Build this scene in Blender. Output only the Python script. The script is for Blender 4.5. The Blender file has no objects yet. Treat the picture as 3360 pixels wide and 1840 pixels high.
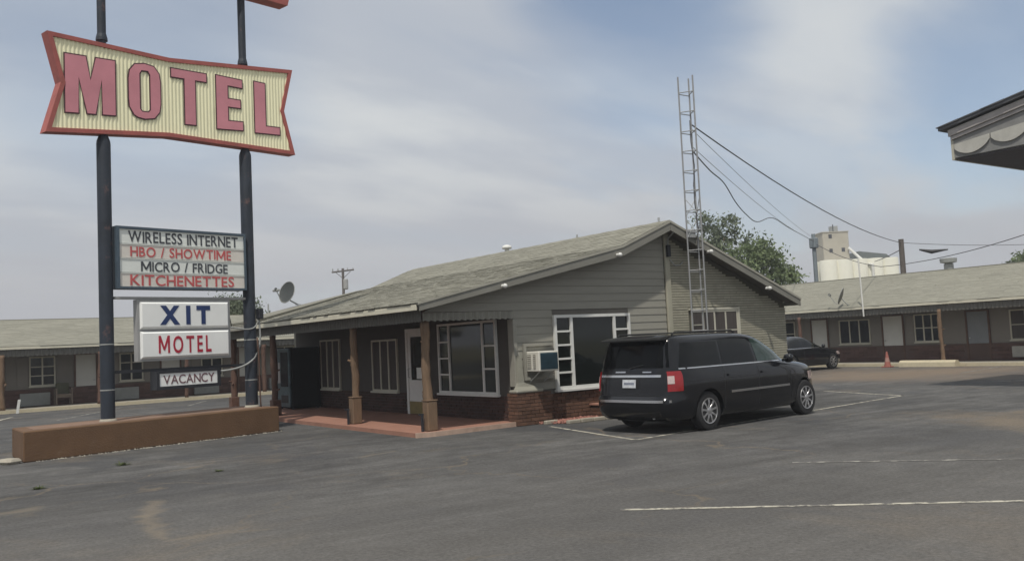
import bpy, bmesh, math, random
import numpy as np
from mathutils import Vector, Matrix, noise as mnoise

random.seed(7)
rng = np.random.default_rng(7)
SC = bpy.context.scene
COL = SC.collection
R = math.radians

# ---------------------------------------------------------------- camera
# World axes: x runs along the office's gable wall, y along its porch side, the origin is the patio corner.
F_PX, W_PX, H_PX = 2958.8, 3360.0, 1840.0
PITCH, ROLL, YAW = R(3.918), R(-2.745), R(35.4)
CAM = Vector((-8.74, -15.27, 1.72))
_f = Vector((math.sin(YAW) * math.cos(PITCH), math.cos(YAW) * math.cos(PITCH), math.sin(PITCH)))
_r0 = Vector((math.cos(YAW), -math.sin(YAW), 0))
_u0 = _r0.cross(_f)
_r = _r0 * math.cos(ROLL) + _u0 * math.sin(ROLL)
_u = _u0 * math.cos(ROLL) - _r0 * math.sin(ROLL)
cd = bpy.data.cameras.new('camera')
cd.sensor_width = 36.0
cd.lens = 36.0 * F_PX / W_PX
cd.clip_start, cd.clip_end = 0.1, 3000
cam = bpy.data.objects.new('camera', cd)
m = Matrix((( _r.x, _u.x, -_f.x, CAM.x), (_r.y, _u.y, -_f.y, CAM.y), (_r.z, _u.z, -_f.z, CAM.z), (0, 0, 0, 1)))
cam.matrix_world = m
COL.objects.link(cam)
SC.camera = cam


def ray(px, py):
    return (_r * (px - W_PX / 2) - _u * (py - H_PX / 2) + _f * F_PX).normalized()


def far(px, py, d):
    """point on a pixel's ray at horizontal distance d"""
    v = ray(px, py)
    return CAM + v * (d / math.hypot(v.x, v.y))


# ---------------------------------------------------------------- sky, sun, exposure
SUN_DIR = Vector((0.40, 0.36, -1.0)).normalized()        # the way the light travels
elev = math.asin(-SUN_DIR.z)
wd = bpy.data.worlds.new('World')
SC.world = wd
wd.use_nodes = True
nt = wd.node_tree
nt.nodes.clear()


def N(tree, kind, **kw):
    n = tree.nodes.new(kind)
    for k, v in kw.items():
        setattr(n, k, v)
    return n


def math_node(tree, op, a, b=None, c=None, clamp=False):
    n = tree.nodes.new('ShaderNodeMath')
    n.operation = op
    n.use_clamp = clamp
    for i, v in enumerate((a, b, c)):
        if v is None:
            continue
        if isinstance(v, (int, float)):
            n.inputs[i].default_value = v
        else:
            tree.links.new(v, n.inputs[i])
    return n.outputs[0]


def ramp(tree, fac, stops, interp='LINEAR'):
    n = tree.nodes.new('ShaderNodeValToRGB')
    n.color_ramp.interpolation = interp
    el = n.color_ramp.elements
    while len(el) < len(stops):
        el.new(0.5)
    for e, (p, c) in zip(el, stops):
        e.position = p
        e.color = (c, c, c, 1) if isinstance(c, (int, float)) else (*c, 1)
    tree.links.new(fac, n.inputs[0])
    return n.outputs[0]


out = N(nt, 'ShaderNodeOutputWorld')
bg = N(nt, 'ShaderNodeBackground')
bg.inputs[1].default_value = 0.10
sky = N(nt, 'ShaderNodeTexSky', sky_type='NISHITA', sun_disc=False)
sky.sun_elevation = elev
sky.sun_rotation = math.atan2(-SUN_DIR.x, -SUN_DIR.y)
sky.altitude = 1100
sky.dust_density = 2.0
tc = N(nt, 'ShaderNodeTexCoord')
sep = N(nt, 'ShaderNodeSeparateXYZ')
nt.links.new(tc.outputs['Generated'], sep.inputs[0])
zz = math_node(nt, 'ADD', math_node(nt, 'MAXIMUM', sep.outputs[2], 0.0), 0.22)
px_ = math_node(nt, 'DIVIDE', sep.outputs[0], zz)
py_ = math_node(nt, 'DIVIDE', sep.outputs[1], zz)
cmb = N(nt, 'ShaderNodeCombineXYZ')
nt.links.new(px_, cmb.inputs[0])
nt.links.new(py_, cmb.inputs[1])
mp = N(nt, 'ShaderNodeMapping')
mp.inputs['Rotation'].default_value = (0, 0, R(-28))
mp.inputs['Scale'].default_value = (0.55, 1.1, 1)
mp.inputs['Location'].default_value = (1.3, 0.4, 0)
nt.links.new(cmb.outputs[0], mp.inputs[0])
n1 = N(nt, 'ShaderNodeTexNoise')
n1.inputs['Scale'].default_value = 1.1
n1.inputs['Detail'].default_value = 6
n1.inputs['Roughness'].default_value = 0.56
n1.inputs['Distortion'].default_value = 0.35
nt.links.new(mp.outputs[0], n1.inputs['Vector'])
cover = ramp(nt, n1.outputs[0], [(0.27, 0.55), (0.41, 0.92), (0.52, 1.0)], 'EASE')
for (hx, hy, c0, amt) in ((2120, 60, 0.983, 0.85), (3330, 170, 0.985, 0.75), (420, 60, 0.975, 0.5), (2560, 560, 0.994, 0.35)):
    d = ray(hx, hy)
    dn = N(nt, 'ShaderNodeVectorMath', operation='DOT_PRODUCT')
    nt.links.new(tc.outputs['Generated'], dn.inputs[0])
    dn.inputs[1].default_value = d
    w = math_node(nt, 'MULTIPLY_ADD', math_node(nt, 'SUBTRACT', n1.outputs[0], 0.5), 0.045, dn.outputs['Value'])
    hole = ramp(nt, w, [(c0, 0.0), (1.0, amt)], 'EASE')
    cover = math_node(nt, 'MULTIPLY', cover, math_node(nt, 'SUBTRACT', 1.0, hole))
# low down the air itself is milky
low = ramp(nt, sep.outputs[2], [(0.0, 0.95), (0.25, 0.0)], 'EASE')
cover = math_node(nt, 'MAXIMUM', cover, low)
n2 = N(nt, 'ShaderNodeTexNoise')
n2.inputs['Scale'].default_value = 2.2
n2.inputs['Detail'].default_value = 7
nt.links.new(mp.outputs[0], n2.inputs['Vector'])
ccol = N(nt, 'ShaderNodeMix', data_type='RGBA')
nt.links.new(ramp(nt, n2.outputs[0], [(0.38, 0.0), (0.62, 1.0)], 'EASE'), ccol.inputs[0])
ccol.inputs[6].default_value = (4.95, 5.3, 5.85, 1)
ccol.inputs[7].default_value = (6.5, 6.75, 6.9, 1)
blue = N(nt, 'ShaderNodeMix', data_type='RGBA', blend_type='MULTIPLY')
blue.inputs[0].default_value = 1.0
nt.links.new(sky.outputs[0], blue.inputs[6])
blue.inputs[7].default_value = (1.3, 1.27, 1.2, 1)
hz = N(nt, 'ShaderNodeMix', data_type='RGBA')
nt.links.new(ramp(nt, sep.outputs[2], [(0.02, 1.0), (0.24, 0.0)], 'EASE'), hz.inputs[0])
nt.links.new(ccol.outputs[2], hz.inputs[6])
hz.inputs[7].default_value = (4.6, 4.65, 4.9, 1)
mx = N(nt, 'ShaderNodeMix', data_type='RGBA')
nt.links.new(cover, mx.inputs[0])
nt.links.new(blue.outputs[2], mx.inputs[6])
nt.links.new(hz.outputs[2], mx.inputs[7])
nt.links.new(mx.outputs[2], bg.inputs[0])
nt.links.new(bg.outputs[0], out.inputs[0])

sl = bpy.data.lights.new('sun', 'SUN')
sl.energy = 3.1
sl.angle = R(1.2)
sl.color = (1.0, 0.95, 0.86)
sun = bpy.data.objects.new('sun', sl)
sun.rotation_euler = SUN_DIR.to_track_quat('-Z', 'Y').to_euler()
COL.objects.link(sun)

vs = SC.view_settings
vs.view_transform = 'Standard'
vs.look = 'None'
vs.exposure = 0.0
vs.gamma = 1.0
vs.use_curve_mapping = False

# ---------------------------------------------------------------- materials
MATS = {}


def mat(name, col, rough=0.8, var=0.12, scale=3.0, bump=0.0, bscale=60.0, metal=0.0, coat=0.0, spec=0.4, tone=False,
        stain=None, stain_col=(0.1, 0.08, 0.06), stretch=(1, 1, 1), world=False):
    if name in MATS:
        return MATS[name]
    M = bpy.data.materials.new(name)
    M.use_nodes = True
    t = M.node_tree
    b = t.nodes['Principled BSDF']
    b.inputs['Roughness'].default_value = rough
    b.inputs['Metallic'].default_value = metal
    b.inputs['Specular IOR Level'].default_value = spec
    if coat:
        b.inputs['Coat Weight'].default_value = coat
        b.inputs['Coat Roughness'].default_value = 0.03
    c = N(t, 'ShaderNodeTexCoord')
    mpn = N(t, 'ShaderNodeMapping')
    mpn.inputs['Scale'].default_value = stretch
    t.links.new(c.outputs['Object'], mpn.inputs[0])
    vec = mpn.outputs[0]
    if world:
        g = N(t, 'ShaderNodeNewGeometry')
        t.links.new(g.outputs['Position'], mpn.inputs[0])
    na = N(t, 'ShaderNodeTexNoise')
    na.inputs['Scale'].default_value = scale
    na.inputs['Detail'].default_value = 6
    na.inputs['Roughness'].default_value = 0.65
    t.links.new(vec, na.inputs['Vector'])
    lo = [max(0, x * (1 - var)) for x in col]
    hi = [min(1, x * (1 + var)) for x in col]
    colr = ramp(t, na.outputs[0], [(0.28, lo), (0.72, hi)])
    if tone:
        at = N(t, 'ShaderNodeAttribute', attribute_name='tone')
        mm = N(t, 'ShaderNodeMix', data_type='RGBA', blend_type='MULTIPLY')
        mm.inputs[0].default_value = 1
        t.links.new(colr, mm.inputs[6])
        t.links.new(at.outputs['Color'], mm.inputs[7])
        colr = mm.outputs[2]
    if stain:
        ns = N(t, 'ShaderNodeTexNoise')
        ns.inputs['Scale'].default_value = stain[0]
        ns.inputs['Detail'].default_value = 8
        ns.inputs['Roughness'].default_value = 0.7
        t.links.new(vec, ns.inputs['Vector'])
        f = ramp(t, ns.outputs[0], [(stain[1], 0.0), (stain[1] + 0.12, stain[2])])
        mm = N(t, 'ShaderNodeMix', data_type='RGBA')
        t.links.new(f, mm.inputs[0])
        t.links.new(colr, mm.inputs[6])
        mm.inputs[7].default_value = (*stain_col, 1)
        colr = mm.outputs[2]
    t.links.new(colr, b.inputs['Base Color'])
    if bump:
        nb = N(t, 'ShaderNodeTexNoise')
        nb.inputs['Scale'].default_value = bscale
        nb.inputs['Detail'].default_value = 4
        t.links.new(vec, nb.inputs['Vector'])
        bn = N(t, 'ShaderNodeBump')
        bn.inputs['Strength'].default_value = bump
        bn.inputs['Distance'].default_value = 0.02
        t.links.new(nb.outputs[0], bn.inputs['Height'])
        t.links.new(bn.outputs[0], b.inputs['Normal'])
    MATS[name] = M
    return M


def _gnd(px, py):
    v = ray(px, py)
    return CAM + v * (-CAM.z / v.z)


SAND = [(_gnd(a, b), _gnd(c, d), w, k) for a, b, c, d, w, k in ((518, 1645, 478, 1690, 0.18, 0.42), (478, 1690, 536, 1760, 0.17, 0.42), (560, 1768, 880, 1732, 0.08, 0.28), (-60, 1695, 90, 1672, 0.26, 0.4), (1180, 1497, 1290, 1480, 0.12, 0.35))]


def asphalt():
    M = bpy.data.materials.new('asphalt')
    M.use_nodes = True
    t = M.node_tree
    b = t.nodes['Principled BSDF']
    b.inputs['Roughness'].default_value = 0.92
    b.inputs['Specular IOR Level'].default_value = 0.25
    g = N(t, 'ShaderNodeNewGeometry')
    P = g.outputs['Position']

    def noise(scale, detail=5, rough=0.6, stretch=None, dist=0.0, off=(0, 0, 0), rot=0.0):
        v = P
        mp_ = N(t, 'ShaderNodeMapping')
        mp_.inputs['Scale'].default_value = stretch or (1, 1, 1)
        mp_.inputs['Location'].default_value = off
        mp_.inputs['Rotation'].default_value = (0, 0, rot)
        t.links.new(P, mp_.inputs[0])
        n = N(t, 'ShaderNodeTexNoise')
        n.inputs['Scale'].default_value = scale
        n.inputs['Detail'].default_value = detail
        n.inputs['Roughness'].default_value = rough
        n.inputs['Distortion'].default_value = dist
        t.links.new(mp_.outputs[0], n.inputs['Vector'])
        return n.outputs[0]

    def mix(f, a, c, bt='MIX'):
        n = N(t, 'ShaderNodeMix', data_type='RGBA', blend_type=bt)
        for i, v in ((0, f), (6, a), (7, c)):
            if isinstance(v, tuple):
                n.inputs[i].default_value = (*v, 1)
            elif isinstance(v, (int, float)):
                n.inputs[i].default_value = v
            else:
                t.links.new(v, n.inputs[i])
        return n.outputs[2]

    base = ramp(t, noise(0.23, 6, 0.6, dist=0.6), [(0.30, (0.062, 0.0615, 0.062)), (0.70, (0.108, 0.105, 0.100))])
    # long drawn wear along the wheel paths
    st = ramp(t, noise(0.5, 6, 0.6, (0.22, 1.5, 1), 0.8, rot=R(-35)), [(0.36, 0.80), (0.66, 1.2)])
    base = mix(1.0, base, st, 'MULTIPLY')
    st2 = ramp(t, noise(3.2, 7, 0.7, (0.16, 1.3, 1), 0.5, off=(1, 8, 0)), [(0.30, 0.78), (0.70, 1.24)])
    base = mix(1.0, base, st2, 'MULTIPLY')
    mott = ramp(t, noise(2.3, 7, 0.72, dist=0.4), [(0.3, 0.72), (0.7, 1.27)])
    base = mix(1.0, base, mott, 'MULTIPLY')
    # sandy dust lying in low spots
    dust = ramp(t, noise(0.16, 7, 0.68, dist=0.9, off=(3.1, 7.7, 0)), [(0.545, 0.0), (0.70, 0.65)])
    base = mix(dust, base, (0.20, 0.155, 0.105))
    dust2 = ramp(t, noise(0.9, 8, 0.75, (1, 1, 1), 1.2, off=(11, 2, 0)), [(0.60, 0.0), (0.72, 0.4)])
    base = mix(dust2, base, (0.18, 0.158, 0.128))
    # worn, sealed and oily patches
    dk = ramp(t, noise(0.42, 6, 0.6, dist=0.5, off=(40, 9, 0)), [(0.53, 0.0), (0.64, 0.6)])
    base = mix(dk, base, (0.055, 0.056, 0.060))
    # paler over the open lot towards the street; brown dust before the right wing
    sx = N(t, 'ShaderNodeSeparateXYZ')
    t.links.new(P, sx.inputs[0])
    un = math_node(t, 'SUBTRACT', math_node(t, 'MULTIPLY', noise(0.3, 6, 0.65, off=(8, 1, 0)), 9.0), 4.5)
    near = ramp(t, math_node(t, 'DIVIDE', math_node(t, 'ADD', math_node(t, 'MULTIPLY_ADD', sx.outputs[0], 0.45, sx.outputs[1]), un), -20.0), [(0.10, 0.0), (0.62, 0.62)])
    base = mix(near, base, (0.130, 0.122, 0.112))
    dv = N(t, 'ShaderNodeVectorMath', operation='DISTANCE')
    t.links.new(P, dv.inputs[0])
    dv.inputs[1].default_value = (20.5, 2.6, 0)
    spot = ramp(t, math_node(t, 'DIVIDE', math_node(t, 'ADD', dv.outputs['Value'], un), 10.0), [(0.15, 0.75), (0.62, 0.0)])
    base = mix(spot, base, (0.20, 0.15, 0.105))
    # aggregate
    ag = ramp(t, noise(22, 6, 0.88), [(0.28, 0.48), (0.72, 1.52)])
    base = mix(1.0, base, ag, 'MULTIPLY')
    sp = ramp(t, noise(18, 4, 0.9, off=(5, 5, 5)), [(0.66, 0.0), (0.74, 0.5)])
    base = mix(sp, base, (0.20, 0.185, 0.16))
    # cracks
    vo = N(t, 'ShaderNodeTexVoronoi', feature='DISTANCE_TO_EDGE')
    vo.inputs['Scale'].default_value = 0.19
    wob = N(t, 'ShaderNodeMix', data_type='VECTOR')
    nv = N(t, 'ShaderNodeTexNoise')
    nv.inputs['Scale'].default_value = 0.9
    nv.inputs['Detail'].default_value = 7
    t.links.new(P, nv.inputs['Vector'])
    wob.inputs[0].default_value = 0.5
    add = N(t, 'ShaderNodeVectorMath', operation='MULTIPLY_ADD')
    t.links.new(nv.outputs['Color'], add.inputs[0])
    add.inputs[1].default_value = (2.2, 2.2, 0)
    t.links.new(P, add.inputs[2])
    t.links.new(add.outputs[0], vo.inputs['Vector'])
    ck = ramp(t, vo.outputs['Distance'], [(0.0, 0.6), (0.004, 0.35), (0.008, 0.0)])
    ck = math_node(t, 'MULTIPLY', ck, ramp(t, noise(0.35, 4, off=(2, 3, 0)), [(0.42, 0.0), (0.58, 1.0)]))
    base = mix(ck, base, (0.17, 0.135, 0.095))
    # sand washed into a few wandering hollows
    wv = N(t, 'ShaderNodeTexNoise')
    wv.inputs['Scale'].default_value = 2.6
    wv.inputs['Detail'].default_value = 6
    t.links.new(P, wv.inputs['Vector'])
    wp = N(t, 'ShaderNodeVectorMath', operation='MULTIPLY_ADD')
    t.links.new(wv.outputs['Color'], wp.inputs[0])
    wp.inputs[1].default_value = (0.5, 0.5, 0)
    t.links.new(P, wp.inputs[2])
    for (pa, pb3, wid, amt) in SAND:
        d = pb3 - pa
        L2 = d.length_squared
        sub = N(t, 'ShaderNodeVectorMath', operation='SUBTRACT')
        t.links.new(wp.outputs[0], sub.inputs[0])
        sub.inputs[1].default_value = pa + Vector((0.25, 0.25, 0))
        dt = N(t, 'ShaderNodeVectorMath', operation='DOT_PRODUCT')
        t.links.new(sub.outputs[0], dt.inputs[0])
        dt.inputs[1].default_value = d / L2
        tt_ = math_node(t, 'MINIMUM', math_node(t, 'MAXIMUM', dt.outputs['Value'], 0.0), 1.0)
        sc_ = N(t, 'ShaderNodeVectorMath', operation='SCALE')
        sc_.inputs[0].default_value = d
        t.links.new(tt_, sc_.inputs['Scale'])
        ds = N(t, 'ShaderNodeVectorMath', operation='DISTANCE')
        t.links.new(sub.outputs[0], ds.inputs[0])
        t.links.new(sc_.outputs[0], ds.inputs[1])
        f = ramp(t, math_node(t, 'DIVIDE', ds.outputs['Value'], wid), [(0.0, amt), (1.0, 0.0)], 'EASE')
        base = mix(f, base, (0.22, 0.18, 0.13))
    # open country beyond the lot
    ln = N(t, 'ShaderNodeVectorMath', operation='LENGTH')
    t.links.new(P, ln.inputs[0])
    far_ = ramp(t, math_node(t, 'DIVIDE', ln.outputs['Value'], 200.0), [(0.30, 0.0), (0.36, 1.0)])
    base = mix(far_, base, (0.19, 0.17, 0.10))
    t.links.new(base, b.inputs['Base Color'])
    bn = N(t, 'ShaderNodeBump')
    bn.inputs['Strength'].default_value = 0.45
    bn.inputs['Distance'].default_value = 0.012
    t.links.new(noise(70, 3, 0.8), bn.inputs['Height'])
    t.links.new(bn.outputs[0], b.inputs['Normal'])
    return M


def glass(name, col, rough=0.06):
    """tinted window glass over a dark interior"""
    M = mat(name, col, rough=rough, var=0.3, scale=1.2, spec=0.5)
    return M


M_ASPH = asphalt()
M_LINE = mat('line_paint', (0.44, 0.415, 0.34), 0.85, 0.2, 4, stain=(7, 0.47, 1.0), stain_col=(0.11, 0.105, 0.098), world=True)
M_LINEF = mat('line_paint_faded', (0.40, 0.385, 0.34), 0.85, 0.2, 4, stain=(5, 0.38, 0.95), stain_col=(0.11, 0.105, 0.098), world=True)
M_SHIN = mat('roof_shingle', (0.250, 0.243, 0.200), 0.95, 0.10, 0.6, bump=0.4, bscale=90, tone=True, stain=(0.3, 0.57, 0.25), stain_col=(0.215, 0.198, 0.165))
M_SHINB = mat('roof_underlay', (0.25, 0.24, 0.2), 0.95)
M_TRIM = mat('cream_trim', (0.48, 0.46, 0.38), 0.6, 0.12, 2, stain=(3, 0.60, 0.35), stain_col=(0.25, 0.22, 0.17))
M_RAKE = mat('grey_rake', (0.20, 0.195, 0.17), 0.7, 0.1, 2)
M_SOFF = mat('soffit', (0.13, 0.12, 0.105), 0.85)  # tone lowered to deepen the shade under the porch roof
M_SIDE = mat('siding_paint', (0.275, 0.266, 0.228), 0.7, 0.07, 1.5, bump=0.12, bscale=25, stretch=(1, 1, 6), stain=(1.2, 0.62, 0.25), stain_col=(0.235, 0.225, 0.19))
M_PBRK = mat('painted_brick', (0.33, 0.315, 0.248), 0.8, 0.1, 4, bump=0.3, bscale=40, tone=True)
M_PMOR = mat('painted_mortar', (0.115, 0.11, 0.085), 0.9)  # mortar darkened to paint depth shading into the joints
M_BRK = mat('red_brick', (0.118, 0.062, 0.040), 0.88, 0.2, 8, bump=0.4, bscale=50, tone=True)
M_MOR = mat('brick_mortar', (0.075, 0.052, 0.04), 0.95)
M_DWALL = mat('porch_wall_shaded', (0.066, 0.060, 0.053), 0.8, 0.1, 2)  # wall and ceiling colour darkened to paint in the porch shade
M_BEIGE = mat('stucco_beige', (0.20, 0.185, 0.165), 0.85, 0.08, 1.5, bump=0.2, bscale=40)
M_WHITE = mat('white_paint', (0.66, 0.66, 0.63), 0.55, 0.08, 4, stain=(5, 0.62, 0.3), stain_col=(0.4, 0.37, 0.31))
M_DOORW = mat('white_door', (0.54, 0.54, 0.51), 0.6, 0.06, 2)
M_KICK = mat('mustard_kick', (0.24, 0.19, 0.075), 0.7, 0.25, 6)
M_GLS = glass('window_glass', (0.007, 0.010, 0.009))
M_GLSB = glass('window_glass_room', (0.014, 0.017, 0.021), 0.08)
M_CURT = mat('curtain', (0.065, 0.056, 0.052), 0.9, 0.3, 3, stretch=(14, 14, 0.4))
M_PATIO = mat('red_patio_paint', (0.31, 0.16, 0.115), 0.8, 0.14, 2.5, stain=(1.5, 0.58, 0.5), stain_col=(0.19, 0.115, 0.085))
M_LOG = mat('cedar_log', (0.175, 0.115, 0.072), 0.85, 0.35, 5, bump=0.8, bscale=18, stretch=(3, 3, 0.5))
M_LOGB = mat('brown_painted_wood', (0.165, 0.107, 0.066), 0.8, 0.18, 6, bump=0.3, bscale=20, stretch=(4, 4, 0.6))
M_DKLOG = mat('dark_brown_post', (0.11, 0.062, 0.045), 0.8, 0.25, 6)
M_CONC = mat('concrete', (0.36, 0.33, 0.27), 0.9, 0.15, 3, bump=0.3, bscale=60, stain=(1.6, 0.55, 0.5), stain_col=(0.22, 0.18, 0.13))
M_KERBY = mat('kerb_worn_yellow', (0.50, 0.44, 0.31), 0.9, 0.15, 4, stain=(4, 0.55, 0.5), stain_col=(0.3, 0.25, 0.18))
M_PLANT = mat('planter_paint', (0.135, 0.076, 0.040), 0.85, 0.14, 2.2, bump=0.4, bscale=30, stain=(2.6, 0.60, 0.55), stain_col=(0.19, 0.125, 0.08))
M_POLE = mat('sign_pole_paint', (0.021, 0.028, 0.040), 0.6, 0.35, 2, stain=(2.6, 0.585, 0.85), stain_col=(0.15, 0.085, 0.075), bump=0.15, bscale=20)
M_SRED = mat('sign_red_frame', (0.36, 0.10, 0.085), 0.6, 0.2, 2, stain=(2.5, 0.57, 0.5), stain_col=(0.20, 0.07, 0.055))
M_SFACE = mat('sign_face_yellow', (0.86, 0.83, 0.57), 0.6, 0.06, 1.2, stain=(1.3, 0.56, 0.4), stain_col=(0.56, 0.52, 0.36), stretch=(1.6, 1, 0.5))
M_SLET = mat('sign_letter_rose', (0.60, 0.24, 0.28), 0.55, 0.14, 1.1, stain=(1.8, 0.6, 0.3), stain_col=(0.44, 0.21, 0.29))
M_SOUT = mat('sign_letter_outline', (0.075, 0.03, 0.035), 0.6, 0.2, 3)
M_PANEL = mat('sign_panel_white', (0.86, 0.87, 0.85), 0.35, 0.05, 1.5, stain=(2.0, 0.60, 0.3), stain_col=(0.62, 0.61, 0.57))
M_PANELG = mat('reader_panel', (0.76, 0.79, 0.75), 0.4, 0.06, 2, stain=(2.5, 0.57, 0.35), stain_col=(0.64, 0.66, 0.62))
M_PANELR = mat('reader_track', (0.70, 0.66, 0.60), 0.4, 0.08, 3)
M_SFRAME = mat('sign_frame_grey', (0.33, 0.33, 0.325), 0.5, 0.1, 2)
M_TLBLK = mat('letter_black', (0.055, 0.06, 0.07), 0.5)
M_TLRED = mat('letter_red', (0.52, 0.10, 0.10), 0.5)
M_TLNAVY = mat('letter_navy', (0.018, 0.04, 0.135), 0.5)
M_TLCRIM = mat('letter_crimson', (0.40, 0.02, 0.045), 0.5)
M_TLVAC = mat('letter_faded_brown', (0.16, 0.085, 0.095), 0.6, 0.3, 9)
M_DKMET = mat('dark_metal', (0.022, 0.024, 0.03), 0.5, 0.2, 4)
M_GALV = mat('galvanised', (0.42, 0.43, 0.43), 0.5, 0.12, 6, metal=0.35, stain=(6, 0.6, 0.4), stain_col=(0.27, 0.22, 0.19))
M_CABLE = mat('cable', (0.085, 0.085, 0.09), 0.6)
M_CONDUIT = mat('grey_conduit', (0.30, 0.31, 0.30), 0.5)
M_BLACK = mat('black_plastic', (0.012, 0.012, 0.014), 0.55, 0.2, 3)
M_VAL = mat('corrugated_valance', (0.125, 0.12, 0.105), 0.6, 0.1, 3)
M_GRAV = mat('red_gravel', (0.30, 0.14, 0.11), 0.95, 0.35, 14, tone=True)
M_AC = mat('ac_casing', (0.64, 0.62, 0.55), 0.5, 0.06, 4)
M_ACG = mat('ac_grille', (0.03, 0.065, 0.085), 0.4, 0.3, 8)
M_VEND = mat('vending_black', (0.004, 0.0045, 0.006), 0.7, spec=0.2)
M_VENDF = mat('vending_front', (0.05, 0.085, 0.10), 0.35, 0.6, 3)
M_DISH = mat('dish_grey', (0.05, 0.056, 0.056), 0.6)
M_BARK = mat('bark', (0.10, 0.075, 0.055), 0.95, 0.3, 6, bump=0.6, bscale=15)
M_POLEW = mat('pole_wood', (0.11, 0.095, 0.085), 0.9, 0.2, 5)


def leaf_mat(name, c1, c2):
    M = bpy.data.materials.new(name)
    M.use_nodes = True
    t = M.node_tree
    b = t.nodes['Principled BSDF']
    b.inputs['Roughness'].default_value = 0.6
    b.inputs['Specular IOR Level'].default_value = 0.3
    at = N(t, 'ShaderNodeAttribute', attribute_name='tone')
    c = ramp(t, at.outputs['Fac'], [(0.0, c1), (1.0, c2)])
    t.links.new(c, b.inputs['Base Color'])
    tr = N(t, 'ShaderNodeBsdfTranslucent')
    t.links.new(c, tr.inputs[0])
    ms = N(t, 'ShaderNodeMixShader')
    ms.inputs[0].default_value = 0.3
    o = t.nodes['Material Output']
    t.links.new(b.outputs[0], ms.inputs[1])
    t.links.new(tr.outputs[0], ms.inputs[2])
    t.links.new(ms.outputs[0], o.inputs[0])
    return M


M_LEAF = leaf_mat('leaf_elm', (0.11, 0.15, 0.07), (0.21, 0.26, 0.125))
M_LEAF2 = leaf_mat('leaf_grey', (0.11, 0.14, 0.09), (0.21, 0.24, 0.16))

# ---------------------------------------------------------------- builders
OFFSET = {}


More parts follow.
